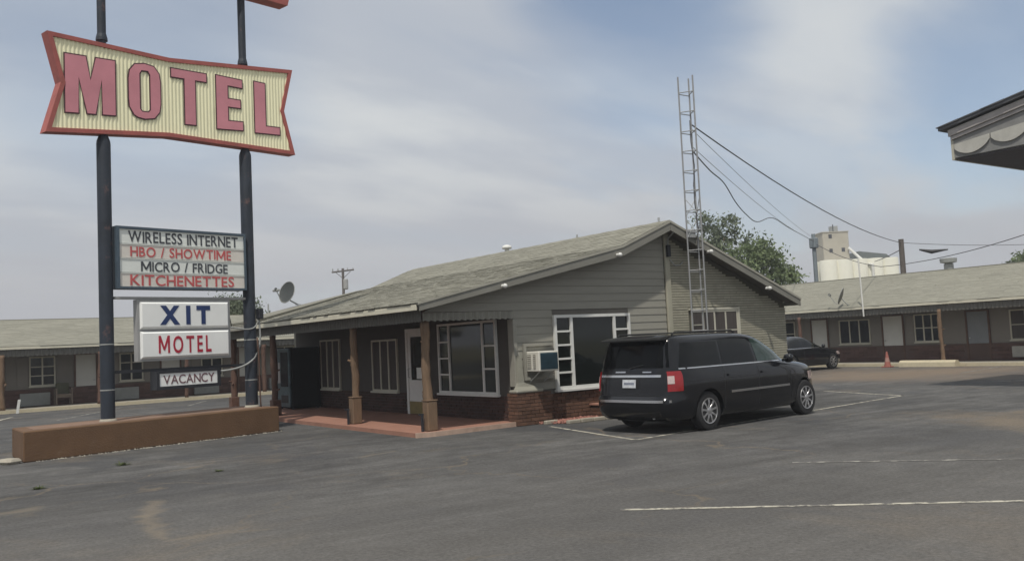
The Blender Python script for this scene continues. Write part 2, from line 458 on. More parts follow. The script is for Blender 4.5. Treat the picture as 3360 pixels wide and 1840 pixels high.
class MB:
    """collects shapes; build() links them as one mesh object"""

    def __init__(self):
        self.v, self.f, self.t = [], [], []

    def quad(self, a, b, c, d, tone=None):
        i = len(self.v)
        self.v += [tuple(a), tuple(b), tuple(c), tuple(d)]
        self.f.append((i, i + 1, i + 2, i + 3))
        return self

    def box(self, x0, x1, y0, y1, z0, z1):
        i = len(self.v)
        self.v += [(x0, y0, z0), (x1, y0, z0), (x1, y1, z0), (x0, y1, z0), (x0, y0, z1), (x1, y0, z1), (x1, y1, z1), (x0, y1, z1)]
        for q in ((0, 3, 2, 1), (4, 5, 6, 7), (0, 1, 5, 4), (1, 2, 6, 5), (2, 3, 7, 6), (3, 0, 4, 7)):
            self.f.append(tuple(i + k for k in q))
        return self

    def bbox(self, x0, x1, y0, y1, z0, z1, c=0.01):
        """box with chamfered vertical and front edges: an octagonal prism along z with chamfered ends"""
        def ring(ix, z):
            return [(x0 + c + ix, y0 + ix, z), (x1 - c - ix, y0 + ix, z), (x1 - ix, y0 + c + ix, z), (x1 - ix, y1 - c - ix, z),
                    (x1 - c - ix, y1 - ix, z), (x0 + c + ix, y1 - ix, z), (x0 + ix, y1 - c - ix, z), (x0 + ix, y0 + c + ix, z)]
        self.loft([ring(c * 0.7, z0), ring(0, z0 + c), ring(0, z1 - c), ring(c * 0.7, z1)])
        return self

    def loft(self, rings, cap=True, closed=True):
        n = len(rings[0])
        i = len(self.v)
        for r_ in rings:
            self.v += [tuple(p) for p in r_]
        for k in range(len(rings) - 1):
            for j in range(n if closed else n - 1):
                j2 = (j + 1) % n
                self.f.append((i + k * n + j, i + k * n + j2, i + (k + 1) * n + j2, i + (k + 1) * n + j))
        if cap:
            self.f.append(tuple(i + j for j in range(n - 1, -1, -1)))
            self.f.append(tuple(i + (len(rings) - 1) * n + j for j in range(n)))
        return self

    def prism(self, poly, d0, d1, axis='y'):
        """poly of (u, v) extruded along an axis. y: (x, z) polygon; x: (y, z) polygon; z: (x, y) polygon"""
        def P(u, v, d):
            return {'y': (u, d, v), 'x': (d, u, v), 'z': (u, v, d)}[axis]
        return self.loft([[P(u, v, d0) for u, v in poly], [P(u, v, d1) for u, v in poly]])

    def tube(self, pts, r, n=8, cap=True):
        pts = [Vector(p) for p in pts]
        if not isinstance(r, (list, tuple)):
            r = [r] * len(pts)
        rings = []
        for k, p in enumerate(pts):
            d = (pts[min(k + 1, len(pts) - 1)] - pts[max(k - 1, 0)]).normalized()
            a = d.cross(Vector((0, 0, 1)) if abs(d.z) < 0.9 else Vector((1, 0, 0))).normalized()
            b = d.cross(a)
            rings.append([p + (a * math.cos(2 * math.pi * j / n) + b * math.sin(2 * math.pi * j / n)) * r[k] for j in range(n)])
        return self.loft(rings, cap)

    def lathe(self, prof, c=(0, 0, 0), axis='z', n=20):
        """prof: list of (radius, height)"""
        rings = []
        for rr, h in prof:
            ring = []
            for j in range(n):
                a = 2 * math.pi * j / n
                u, v = rr * math.cos(a), rr * math.sin(a)
                p = {'z': (u, v, h), 'y': (u, h, v), 'x': (h, u, v)}[axis]
                ring.append((c[0] + p[0], c[1] + p[1], c[2] + p[2]))
            rings.append(ring)
        return self.loft(rings)

    def build(self, name, material, parent=None, smooth=False, label=None, kind=None, tones=None, fix=True):
        off = Vector((0, 0, 0))
        if parent is not None:
            off = OFFSET.get(parent.name, off)
        me = bpy.data.meshes.new(name)
        me.from_pydata([(x - off.x, y - off.y, z - off.z) for x, y, z in self.v], [], self.f)
        if fix:
            bm = bmesh.new()
            bm.from_mesh(me)
            bmesh.ops.recalc_face_normals(bm, faces=bm.faces)
            bm.to_mesh(me)
            bm.free()
        me.materials.append(material)
        if smooth:
            me.shade_smooth() if smooth is True else me.set_sharp_from_angle(angle=smooth)
        if tones is not None:
            at = me.attributes.new('tone', 'FLOAT', 'FACE')
            at.data.foreach_set('value', np.asarray(tones, dtype=np.float32))
        o = bpy.data.objects.new(name, me)
        COL.objects.link(o)
        if parent is not None:
            o.parent = parent
            OFFSET[o.name] = off
        if label:
            o['label'] = label
        if kind:
            o['kind'] = kind
        return o


def thing(name, label, cat, loc=(0, 0, 0), rotz=0.0, group=None, local=False):
    """an Empty at a thing's base; parts are given in world coordinates unless local"""
    o = bpy.data.objects.new(name, None)
    o.empty_display_size = 0.2
    COL.objects.link(o)
    o.location = loc
    o.rotation_euler = (0, 0, rotz)
    o['label'], o['category'] = label, cat
    if group:
        o['group'] = group
    OFFSET[o.name] = Vector((0, 0, 0)) if local else Vector(loc)
    return o


def tag(o, label, cat, group=None):
    o['label'], o['category'] = label, cat
    if group:
        o['group'] = group
    return o


def struct(o, label=None):
    o['kind'] = 'structure'
    if label:
        o['label'] = label
    return o


def box(name, m_, parent, *b, **kw):
    return MB().box(*b).build(name, m_, parent, **kw)


def cbox(name, m_, parent, *b, c=0.012, **kw):
    return MB().bbox(*b, c=c).build(name, m_, parent, **kw)


def shingles(name, parent, p0, u, v, lu, lv, expo=0.145, tab=0.30, clip=None, seed=1, lift=0.009, amp=0.16):
    """rows of overlapping shingle tabs on a slope; p0 eave corner, u along the eave, v up the slope"""
    g = np.random.default_rng(seed)
    p0, u, v = Vector(p0), Vector(u).normalized(), Vector(v).normalized()
    n = u.cross(v)
    if n.z < 0:
        n = -n
    V, Fc, T = [], [], []
    rows = int(lv / expo)
    for r_ in range(rows):
        a = -g.random() * tab
        while a < lu:
            w = tab * (0.55 + 0.9 * g.random())
            a0, a1 = max(a, 0), min(a + w - 0.008, lu)
            a += w
            if a1 - a0 < 0.03:
                continue
            v0 = r_ * expo - (0.02 if g.random() < 0.45 else 0.0)
            v1 = v0 + expo * 1.12
            if clip and not clip((a0 + a1) / 2, (v0 + v1) / 2):
                continue
            h = lift * (0.6 + 0.9 * g.random())
            i = len(V)
            q = [p0 + u * a0 + v * v0 + n * h, p0 + u * a1 + v * v0 + n * h, p0 + u * a1 + v * v1 + n * 0.003, p0 + u * a0 + v * v1 + n * 0.003,
                 p0 + u * a0 + v * v0 - n * 0.004, p0 + u * a1 + v * v0 - n * 0.004]
            V += [tuple(x) for x in q]
            Fc += [(i, i + 1, i + 2, i + 3), (i + 4, i + 5, i + 1, i)]
            tn = 1.0 + (g.random() - 0.5) * amp
            T += [tn, tn * 0.9]
    mb = MB()
    mb.v, mb.f = V, Fc
    return mb.build(name, M_SHIN, parent, kind='stuff', tones=T, fix=False)


def bricks(name, parent, m_, a0, a1, z0, z1, plane, axis='y', depth=0.018, bl=0.20, bh=0.065, j=0.011, seed=1, keep=None, face=-1, amp=0.5, jv=None):
    """courses of single bricks standing proud of the mortar; axis is the wall's normal axis, plane its position"""
    g = np.random.default_rng(seed)
    mb = MB()
    T = []
    nrow = int((z1 - z0) / (bh + j))
    for r_ in range(nrow):
        zz0 = z0 + r_ * (bh + j) + j
        a = a0 - (0.5 * bl if r_ % 2 else 0)
        while a < a1:
            b0, b1 = max(a, a0), min(a + bl, a1)
            a += bl + (j if jv is None else jv)
            if b1 - b0 < 0.03 or (keep and not keep(b0, b1, zz0, zz0 + bh)):
                continue
            d = depth * (0.75 + 0.5 * g.random())
            y0, y1 = (plane + face * d, plane + face * -0.004) if face < 0 else (plane - 0.004, plane + d)
            if axis == 'y':
                mb.box(b0, b1, y0, y1, zz0, zz0 + bh)
            else:
                mb.box(y0, y1, b0, b1, zz0, zz0 + bh)
            T += [1.0 + (g.random() - 0.5) * amp] * 6
    return mb.build(name, m_, parent, kind='stuff', tones=T)


_GL = {}


def glyph(ch, bold):
    key = (ch, bold)
    if ch == 'M' and key not in _GL:
        w, h, k = 0.84, 0.73, 0.105 + bold * 2
        poly = [(0, 0), (0, h), (k * 1.15, h), (w / 2, h * 0.36), (w - k * 1.15, h), (w, h), (w, 0), (w - k, 0), (w - k, h * 0.66), (w / 2 + k * 0.38, 0.12), (w / 2 - k * 0.38, 0.12), (k, h * 0.66), (k, 0)]
        bm = bmesh.new()
        vs_ = [bm.verts.new((x, y, 0)) for x, y in poly]
        bmesh.ops.triangle_fill(bm, edges=[bm.edges.new((vs_[i], vs_[(i + 1) % len(vs_)])) for i in range(len(vs_))], use_beauty=True)
        bm.verts.index_update()
        for f_ in bm.faces:
            if f_.normal.z < 0:
                f_.normal_flip()
        _GL[key] = ([tuple(v.co) for v in bm.verts], [tuple(v.index for v in f_.verts) for f_ in bm.faces])
        bm.free()
    if key not in _GL:
        cu = bpy.data.curves.new('glyph', 'FONT')
        cu.body = ch
        cu.size = 1.0
        cu.offset = bold
        cu.resolution_u = 4
        o = bpy.data.objects.new('glyph', cu)
        COL.objects.link(o)
        dg = bpy.context.evaluated_depsgraph_get()
        me = bpy.data.meshes.new_from_object(o.evaluated_get(dg))
        v = [tuple(p.co) for p in me.vertices]
        f = [tuple(p.vertices) for p in me.polygons]
        bpy.data.objects.remove(o)
        bpy.data.curves.remove(cu)
        bpy.data.meshes.remove(me)
        _GL[key] = (v, f)
    return _GL[key]


def letters(text, x0, x1, z0, z1, y, m_, parent, bold=0.02, gap=0.09, space=0.34, thick=0.006, skew=0.0):
    """each character one flat raised piece; laid out to fill x0..x1, z0..z1 at depth y (front is -y)"""
    pen, items = 0.0, []
    for ch in text:
        if ch == ' ':
            pen += space
            continue
        v, f = glyph(ch, bold)
        xs = [p[0] for p in v]
        items.append((ch, pen - min(xs), v, f))
        pen += max(xs) - min(xs) + gap
    pen -= gap
    sx = (x1 - x0) / pen
    ys = [p[1] for _, _, v, _ in items for p in v]
    lo, hi = min(ys), max(ys)
    sz = (z1 - z0) / (hi - lo)
    for ch, ox, v, f in items:
        mb = MB()
        dz = random.uniform(-1, 1) * skew
        pts = [(x0 + (px + ox) * sx, z0 + (py - lo) * sz + dz) for px, py, _ in v]
        nv = len(pts)
        mb.v = [(px, y - thick, pz) for px, pz in pts] + [(px, y, pz) for px, pz in pts]
        edges = {}
        for fc in f:
            mb.f.append(tuple(fc))
            for k in range(len(fc)):
                e = (fc[k], fc[(k + 1) % len(fc)])
                if (e[1], e[0]) in edges:
                    del edges[(e[1], e[0])]
                else:
                    edges[e] = 1
        for a, b in edges:
            mb.f.append((a, b, b + nv, a + nv))
        mb.build('letter', m_, parent)


def ground_at(px, py, z=0.0):
    v = ray(px, py)
    return CAM + v * ((z - CAM.z) / v.z)


# ---------------------------------------------------------------- ground and markings
gb = MB()
gb.quad((-400, -400, 0), (400, -400, 0), (400, 400, 0), (-400, 400, 0))
ground = struct(gb.build('ground', M_ASPH), 'worn grey asphalt parking lot')


def line(p, q, w=0.10, m_=M_LINE, seg=0.6):
    p, q = Vector((p[0], p[1], 0)), Vector((q[0], q[1], 0))
    d = (q - p)
    L = d.length
    d.normalize()
    s = Vector((-d.y, d.x, 0)) * (w / 2)
    mb = MB()
    k = max(1, int(L / seg))
    ed = [(1 + 0.16 * (random.random() - 0.5), 1 + 0.16 * (random.random() - 0.5)) for _ in range(k + 1)]
    for i in range(k):
        a, b = p + d * (L * i / k), p + d * (L * (i + 1) / k)
        mb.quad(a - s * ed[i][0], b - s * ed[i + 1][0], b + s * ed[i + 1][1], a + s * ed[i][1])
    mb.v = [(x, y, 0.004) for x, y, _ in mb.v]
    return mb.build('painted_line', m_, ground)


def pline(a, b, w=0.1, m_=M_LINE, ext=0.0):
    p, q = ground_at(*a), ground_at(*b)
    q = q + (q - p).normalized() * ext
    return line(p, q, w, m_)


line((2.36, -0.72), (1.66, -3.93), 0.085)
line((1.68, -3.985), (11.45, -2.84), 0.085)
pline((2965, 1298), (2705, 1283), 0.10)
pline((2600, 1517), (3360, 1505), 0.085, M_LINEF, 2.5)
pline((2035, 1672), (3360, 1643), 0.08, M_LINE, 2.0)
pline((185, 1379), (321, 1352), 0.11, M_LINEF, 2.5)
pline((617, 1331), (674, 1315), 0.11, M_LINEF)
pline((-60, 1394), (39, 1368), 0.12, M_LINE)
pline((3150, 1224), (3287, 1201), 0.12, M_LINEF)
pline((3255, 1251), (3420, 1246), 0.12, M_LINEF)
pline((2735, 1262), (2800, 1260), 0.12, M_LINEF)

# patio slab of the office porch
pb_ = MB()
pb_.prism([(-0.32, -0.04), (0.02, -0.14), (2.02, 0.0), (2.4, 0.02), (2.4, 12.3), (-0.32, 12.3)], 0.0, 0.085, 'z')
patio = struct(pb_.build('patio', M_PATIO), 'red painted patio slab under the office porch')
ed_ = MB()
ed_.prism([(-0.36, -0.08), (0.02, -0.18), (2.02, -0.04), (2.02, -0.003), (0.02, -0.143), (-0.323, -0.043)], 0.0, 0.092, 'z')
ed_.build('patio_edge', mat('patio_edge_paint', (0.42, 0.30, 0.235), 0.85, 0.2, 5), patio)


# ---------------------------------------------------------------- generic building parts
def PT(axis, u, d, z):
    return (u, d, z) if axis == 'y' else (d, u, z)


def abox(mb, axis, u0, u1, d0, d1, z0, z1):
    if axis == 'y':
        mb.box(u0, u1, d0, d1, z0, z1)
    else:
        mb.box(d0, d1, u0, u1, z0, z1)
    return mb


def window(parent, axis, plane, u0, u1, z0, z1, cols, fw=0.05, frame=None, pane=None, proud=0.05, sill=True, name='window', bar=0.035, label=None):
    """cols: list of (relative width, rows). Every wall here faces the negative side of its axis."""
    frame, pane = frame or M_WHITE, pane or M_GLS
    d0, d1 = plane - proud, plane - 0.001
    f = MB()
    abox(f, axis, u0, u1, d0, d1, z1 - fw, z1)
    abox(f, axis, u0, u1, d0, d1, z0, z0 + fw)
    abox(f, axis, u0, u0 + fw, d0, d1, z0 + fw, z1 - fw)
    abox(f, axis, u1 - fw, u1, d0, d1, z0 + fw, z1 - fw)
    w = f.build(name, frame, parent, label=label)
    tot = sum(c for c, _ in cols)
    u = u0 + fw
    W = u1 - u0 - 2 * fw
    H = z1 - z0 - 2 * fw
    for k, (c, rows) in enumerate(cols):
        ua, ub = u, u + W * c / tot
        u = ub
        if k < len(cols) - 1:
            abox(MB(), axis, ub - fw * 0.55, ub + fw * 0.55, d0 + 0.006, d1 - 0.004, z0 + fw, z1 - fw).build('mullion', frame, w)
        pa, pb2 = ua + (fw * 0.55 if k else 0), ub - (fw * 0.55 if k < len(cols) - 1 else 0)
        for r_ in range(rows):
            za = z0 + fw + H * r_ / rows
            zb = z0 + fw + H * (r_ + 1) / rows
            if r_ < rows - 1:
                abox(MB(), axis, pa, pb2, d0 + 0.012, d1 - 0.006, zb - bar / 2, zb + bar / 2).build('glazing_bar', frame, w)
            p = MB()
            tl = random.uniform(-1, 1) * 0.002
            p.quad(PT(axis, pa, plane - 0.020 + tl, za + (bar / 2 if r_ else 0)), PT(axis, pb2, plane - 0.020 - tl, za + (bar / 2 if r_ else 0)),
                   PT(axis, pb2, plane - 0.022 - tl, zb - (bar / 2 if r_ < rows - 1 else 0)), PT(axis, pa, plane - 0.022 + tl, zb - (bar / 2 if r_ < rows - 1 else 0)))
            p.build('pane', pane, w)
    if sill:
        abox(MB(), axis, u0 - 0.03, u1 + 0.03, plane - proud - 0.05, plane - 0.002, z0 - 0.045, z0 - 0.001).build('sill', frame, w)
    return w


def wall_open(mb, axis, u0, u1, d0, d1, z0, z1, holes):
    """a wall slab split round rectangular holes (ua, ub, za, zb)"""
    us = sorted(set([u0, u1] + [h[0] for h in holes] + [h[1] for h in holes]))
    for ua, ub in zip(us[:-1], us[1:]):
        cut = sorted((h[2], h[3]) for h in holes if h[0] <= ua + 1e-6 and h[1] >= ub - 1e-6)
        z = z0
        for za, zb in cut:
            if za > z:
                abox(mb, axis, ua, ub, d0, d1, z, za)
            z = zb
        if z < z1:
            abox(mb, axis, ua, ub, d0, d1, z, z1)
    return mb


# ---------------------------------------------------------------- office
BA, BZ, RA, RZ = 4.88, 3.755, 6.40, 4.365      # slope break and ridge (x, z)
EL, ER = -0.36, 11.0                        # roof edges
RB = -0.39                                   # gable end of the roof


def top_z(a):
    if a < BA:
        return BZ - (BA - a) * 0.230
    if a < RA:
        return BZ + (a - BA) * (RZ - BZ) / (RA - BA)
    return RZ - (a - RA) * 0.403


OB = 12.0
GW = 0.03
office = thing('office_building', 'grey gabled motel office with brick base, log porch and shingle roof', 'building', (2.1, GW, 0))
# walls
gw = MB()
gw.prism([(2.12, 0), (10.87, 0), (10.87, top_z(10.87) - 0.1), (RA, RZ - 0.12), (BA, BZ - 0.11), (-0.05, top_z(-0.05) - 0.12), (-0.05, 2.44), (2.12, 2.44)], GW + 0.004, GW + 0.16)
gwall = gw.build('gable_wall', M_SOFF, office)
w_ = MB()
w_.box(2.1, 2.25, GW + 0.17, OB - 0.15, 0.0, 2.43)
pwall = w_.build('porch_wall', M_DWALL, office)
w_ = MB()
w_.box(10.72, 10.87, GW + 0.17, OB - 0.15, 0, top_z(10.87) - 0.12)
w_.build('side_wall', M_SIDE, office)
w_ = MB()
w_.prism([(2.1, 0), (10.87, 0), (10.87, top_z(10.87) - 0.1), (RA, RZ - 0.12), (BA, BZ - 0.11), (-0.05, top_z(-0.05) - 0.12), (-0.05, 2.46), (2.1, 2.46)], OB - 0.15, OB - 0.01)
w_.build('back_wall', M_SIDE, office)

# clapboards on the left of the gable: each board one piece, broken at the big window
WIN = (3.13, 5.32, 0.67, 2.26)
row_h = 0.168
z = 0.70
while z < 4.2:
    z1 = z + row_h - 0.004
    a_end = 6.54
    # left end follows the porch opening or the rake

    def left_end(zz):
        if zz < 2.36:
            return 2.10
        lo = -0.04
        while top_z(lo) - 0.17 < zz and lo < RA:
            lo += 0.01
        return lo
    a0b, a0t = left_end(z), left_end(z1)
    if z < 2.36 < z1:
        a0t = a0b
    segs = [(a0b, a0t, a_end)]
    if z1 > WIN[2] - 0.03 and z < WIN[3] + 0.02:
        segs = [(a0b, a0t, WIN[0] - 0.005), (WIN[1] + 0.005, WIN[1] + 0.005, a_end)]
    for sb, st_, se in segs:
        if se - max(sb, st_) < 0.05:
            continue
        mb = MB()
        # one board: proud at its lower edge
        y_lo, y_hi, yb = GW - 0.020, GW - 0.009, GW + 0.002
        mb.loft([[(sb, y_lo, z), (se, y_lo, z), (se, yb, z), (sb, yb, z)], [(st_, y_hi, z1), (se, y_hi, z1), (se, yb, z1), (st_, yb, z1)]])
        mb.build('clapboard', M_SIDE, gwall)
    z += row_h

# painted brick right of the corner trim
W2 = (7.34, 9.00, 1.27, 2.28)


def keep_pb(b0, b1, z0, z1):
    zt = min(top_z(b0), top_z(b1)) - 0.2
    if z1 > zt:
        return False
    return True


pm = MB()
pm.prism([(6.58, 0), (10.89, 0), (10.89, top_z(10.89) - 0.17), (6.58, top_z(6.58) - 0.17)], GW - 0.012, GW + 0.003)
pmo = pm.build('painted_brick_wall', M_PMOR, office)
for (c0, c1, r0, r1) in ((6.73, 10.89, 0.0, 20), (6.73, W2[0] - 0.07, 20, 38), (W2[1] + 0.07, 10.89, 20, 38), (6.73, 10.89, 38, 69)):
    bricks('painted_bricks', pmo, M_PBRK, c0, c1, r0 * 0.062, r1 * 0.062 + 0.001, GW - 0.012, 'y', 0.017, 0.24, 0.050, 0.012, 3 + int(c0 + r0), keep_pb, amp=0.14, jv=0.003)
cbox('corner_trim', M_PBRK, office, 6.55, 6.71, GW - 0.075, GW - 0.013, 0.0, 4.14)
for b_ in office.children:
    if b_.name.startswith('corner_trim'):
        b_.data.attributes.new('tone', 'FLOAT', 'FACE').data.foreach_set('value', np.full(len(b_.data.polygons), 1.1, dtype=np.float32))

# red brick base: pier at the corner, wall under the window
bm_ = MB()
bm_.box(2.03, 2.90, GW - 0.13, GW + 0.002, 0.0, 0.665)
bm_.box(2.03, 2.098, GW + 0.002, GW + 0.20, 0.0, 0.664)
pier = bm_.build('brick_pier', M_MOR, office)
bricks('bricks', pier, M_BRK, 2.02, 2.90, 0.0, 0.67, GW - 0.13, 'y', 0.016, 0.21, 0.062, 0.012, 5)
bricks('bricks', pier, M_BRK, GW - 0.13, GW + 0.20, 0.0, 0.67, 2.03, 'x', 0.014, 0.19, 0.062, 0.012, 6)
bm_ = MB()
bm_.box(2.91, 6.54, GW - 0.03, GW + 0.003, 0.0, 0.60)
bw = bm_.build('brick_base', M_MOR, office)
bricks('bricks', bw, M_BRK, 2.92, 6.54, 0.0, 0.61, GW - 0.03, 'y', 0.016, 0.21, 0.062, 0.012, 7)
M_BRKP = mat('porch_brick_shaded', (0.055, 0.028, 0.022), 0.88, 0.2, 8, tone=True)  # darker copy of the red brick, its colour carries the porch shade
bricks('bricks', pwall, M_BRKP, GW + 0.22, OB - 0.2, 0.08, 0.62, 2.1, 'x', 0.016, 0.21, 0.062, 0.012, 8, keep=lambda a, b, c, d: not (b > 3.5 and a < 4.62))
# cream corner board, flared foot and the boxed casing round the air conditioner
pil = MB()
pil.bbox(2.07, 2.16, GW - 0.045, GW + 0.16, 0.80, 2.20, c=0.008)
pilo = pil.build('corner_board', M_SIDE, office)
ft = MB()
ft.bbox(2.00, 2.70, GW - 0.17, GW + 0.12, 0.672, 0.735, c=0.02)
ft.loft([[(2.02, GW - 0.15, 0.737), (2.60, GW - 0.15, 0.737), (2.60, GW - 0.03, 0.737), (2.02, GW - 0.03, 0.737)], [(2.06, GW - 0.11, 0.80), (2.50, GW - 0.10, 0.80), (2.50, GW - 0.03, 0.80), (2.06, GW - 0.03, 0.80)],
         [(2.10, GW - 0.09, 0.88), (2.26, GW - 0.09, 0.88), (2.26, GW - 0.03, 0.88), (2.10, GW - 0.03, 0.88)], [(2.12, GW - 0.08, 1.45), (2.22, GW - 0.08, 1.45), (2.22, GW - 0.03, 1.45), (2.12, GW - 0.03, 1.45)]])
ft.build('corner_foot', mat('corner_cream', (0.29, 0.282, 0.235), 0.7, 0.1, 3), pilo)
fr = MB()
fr.box(2.30, 2.36, GW - 0.075, GW - 0.026, 0.92, 1.68)
fr.box(2.36, 3.08, GW - 0.075, GW - 0.026, 1.62, 1.68)
fr.box(2.36, 3.08, GW - 0.075, GW - 0.026, 0.92, 0.98)
fr.build('casing', M_SIDE, office)

# big window, side window
window(office, 'y', GW - 0.012, WIN[0], WIN[1], WIN[2], WIN[3], [(0.20, 5), (0.60, 1), (0.20, 5)], 0.062, proud=0.07, bar=0.04, label='large white framed picture window with small side panes')
w2 = window(office, 'y', GW - 0.03, W2[0], W2[1], W2[2], W2[3], [(0.9, 3), (1, 2), (1, 2), (1, 2)], 0.05, frame=M_TRIM, pane=M_CURT, proud=0.03, bar=0.03)
hd = MB()
hd.box(W2[0] - 0.06, W2[1] + 0.06, GW - 0.075, GW - 0.014, W2[3] + 0.003, W2[3] + 0.06)
hd.box(W2[1] + 0.003, W2[1] + 0.06, GW - 0.075, GW - 0.014, W2[2], W2[3])
hd.build('window_head', M_TRIM, office)

# porch side windows and door
window(office, 'x', 2.1, 0.62, 3.04, 0.63, 2.22, [(0.20, 3), (0.58, 1), (0.18, 4)], 0.05, proud=0.06)
window(office, 'x', 2.1, 5.10, 6.52, 0.62, 1.95, [(1, 1), (1, 1), (1, 1)], 0.045, frame=M_TRIM, pane=M_CURT, proud=0.05)
window(office, 'x', 2.1, 8.55, 9.90, 0.63, 2.05, [(1, 1), (1, 1), (1, 1)], 0.045, frame=M_TRIM, pane=M_CURT, proud=0.05)
dr = MB()
D0, D1 = 3.62, 4.50
dr.box(2.055, 2.085, D0, D1, 0.40, 0.92)
dr.box(2.055, 2.085, D0, D0 + 0.11, 0.92, 2.08)
dr.box(2.055, 2.085, D1 - 0.11, D1, 0.92, 2.08)
dr.box(2.055, 2.085, D0 + 0.11, D1 - 0.11, 1.97, 2.08)
door = dr.build('door', M_WHITE, office, label='white half glazed office door with mustard kick plate')
box('kick_plate', M_KICK, door, 2.05, 2.085, D0, D1, 0.10, 0.398)
MB().quad((2.072, D0 + 0.11, 0.92), (2.072, D1 - 0.11, 0.92), (2.072, D1 - 0.11, 1.97), (2.072, D0 + 0.11, 1.97)).build('pane', M_GLS, door)
box('notice', M_PANELG, door, 2.062, 2.068, D0 + 0.18, D0 + 0.50, 0.95, 1.22)
MB().tube([(2.05, D1 - 0.06, 0.98), (2.0, D1 - 0.06, 0.98), (2.0, D1 - 0.06, 1.2), (2.05, D1 - 0.06, 1.2)], 0.012, 6).build('handle', M_GALV, door)
df = MB()
df.box(2.03, 2.098, D1 + 0.002, D1 + 0.09, 0.09, 2.17)
df.box(2.03, 2.098, D0 - 0.09, D0 - 0.002, 0.09, 2.17)
df.box(2.03, 2.098, D0 - 0.002, D1 + 0.002, 2.082, 2.17)
df.build('door_frame', M_WHITE, office)

# roof
EZ, FZ = top_z(EL), top_z(ER)
rf = MB()
rf.prism([(EL, EZ), (BA, BZ), (RA, RZ), (ER, FZ), (ER, FZ - 0.07), (RA, RZ - 0.07), (BA, BZ - 0.07), (EL, EZ - 0.05)], RB + 0.01, OB + 0.02)
roof = rf.build('roof', M_SHINB, office)
RL = OB - RB + 0.06
shingles('shingles', roof, (EL - 0.025, RB - 0.02, top_z(EL - 0.025) + 0.004), (0, 1, 0), (BA - EL + 0.025, 0, BZ - top_z(EL - 0.025)), RL, math.hypot(BA - EL + 0.025, BZ - EZ + 0.006), seed=11, amp=0.22, lift=0.010)
shingles('shingles', roof, (BA - 0.02, RB - 0.02, BZ + 0.002), (0, 1, 0), (RA - BA + 0.02, 0, RZ - BZ + 0.006), RL, math.hypot(RA - BA, RZ - BZ) - 0.01, seed=12, amp=0.14)
shingles('shingles', roof, (ER + 0.02, RB - 0.02, top_z(ER + 0.02) + 0.004), (0, 1, 0), (RA - ER - 0.02, 0, RZ - FZ + 0.008), RL, math.hypot(ER - RA, RZ - FZ), seed=13)
rc = MB()
for k in range(41):
    y0 = RB - 0.02 + k * 0.30
    rc.prism([(RA - 0.18, RZ - 0.054), (RA, RZ + 0.022 + 0.004 * (k % 2)), (RA + 0.18, RZ - 0.056), (RA + 0.18, RZ - 0.075), (RA, RZ), (RA - 0.18, RZ - 0.073)], y0, y0 + 0.295)
rc.build('ridge_cap', M_SHIN, roof, kind='stuff', tones=[random.uniform(0.85, 1.05) for _ in rc.f])
# raised re-roofed corner at the far end of the porch slope
ov = MB()
zt = lambda a: top_z(a) + 0.03
ov.loft([[(-0.2, 8.9, zt(-0.2)), (4.3, 11.5, zt(4.3)), (4.3, 11.95, zt(4.3)), (-0.28, OB, zt(-0.28))], [(-0.2, 8.9, zt(-0.2) + 0.05), (4.3, 11.5, zt(4.3) + 0.01), (4.3, 11.95, zt(4.3) + 0.01), (-0.28, OB, zt(-0.28) + 0.05)]])
ov.build('raised_roof_patch', M_SHIN, roof, tones=[0.85] * 6)
# rake boards
rk = MB()
rk.loft([[(EL + 0.01, y, EZ - 0.008), (EL + 0.01, y, EZ - 0.155), (BA, y, BZ - 0.235), (RA, y, RZ - 0.225), (RA, y, RZ - 0.006), (BA, y, BZ - 0.006)] for y in (RB - 0.035, RB - 0.002)])
rk.build('rake_board', M_RAKE, roof)
rk = MB()
rk.loft([[(ER + 0.01, y, FZ - 0.008), (ER + 0.01, y, FZ - 0.20), (RA + 0.01, y, RZ - 0.225), (RA + 0.01, y, RZ - 0.008)] for y in (RB - 0.035, RB - 0.002)])
rk.build('rake_board', M_RAKE, roof)
rk = MB()
rk.loft([[(EL - 0.03, y, EZ + 0.004), (EL - 0.03, y, EZ - 0.035), (BA, y, BZ - 0.05), (RA, y, RZ - 0.045), (ER + 0.02, y, FZ - 0.05), (ER + 0.02, y, FZ + 0.004), (RA, y, RZ + 0.008), (BA, y, BZ + 0.006)] for y in (RB - 0.052, RB - 0.036)])
rk.build('drip_edge', mat('drip_edge_grey', (0.33, 0.32, 0.27), 0.7, 0.1, 2), roof)
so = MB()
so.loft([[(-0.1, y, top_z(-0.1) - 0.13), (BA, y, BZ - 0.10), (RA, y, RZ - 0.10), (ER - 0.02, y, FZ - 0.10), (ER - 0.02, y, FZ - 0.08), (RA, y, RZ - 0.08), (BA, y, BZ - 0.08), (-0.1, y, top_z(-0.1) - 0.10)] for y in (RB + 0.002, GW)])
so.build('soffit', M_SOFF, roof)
fa = MB()
fa.bbox(EL - 0.02, EL + 0.012, RB + 0.06, OB, EZ - 0.14, EZ - 0.035, c=0.006)
fa.build('fascia', mat('fascia_cream', (0.60, 0.57, 0.46), 0.6, 0.1, 2, stain=(3, 0.6, 0.3), stain_col=(0.4, 0.36, 0.28)), roof)
fb = MB()
fb.box(ER - 0.025, ER, RB + 0.02, OB, FZ - 0.18, FZ - 0.08)
fb.build('fascia', M_RAKE, roof)
gt = MB()
for (y0, y1) in ((8.6, 9.8), (9.8, 10.9), (10.9, OB)):
    gt.box(EL - 0.07, EL - 0.022, y0, y1 - 0.02, EZ - 0.13, EZ - 0.015)
gt.build('gutter', mat('gutter_dull', (0.30, 0.29, 0.25), 0.6, 0.2, 3), roof)

# corrugated valance, porch side and round the corner
vl = MB()


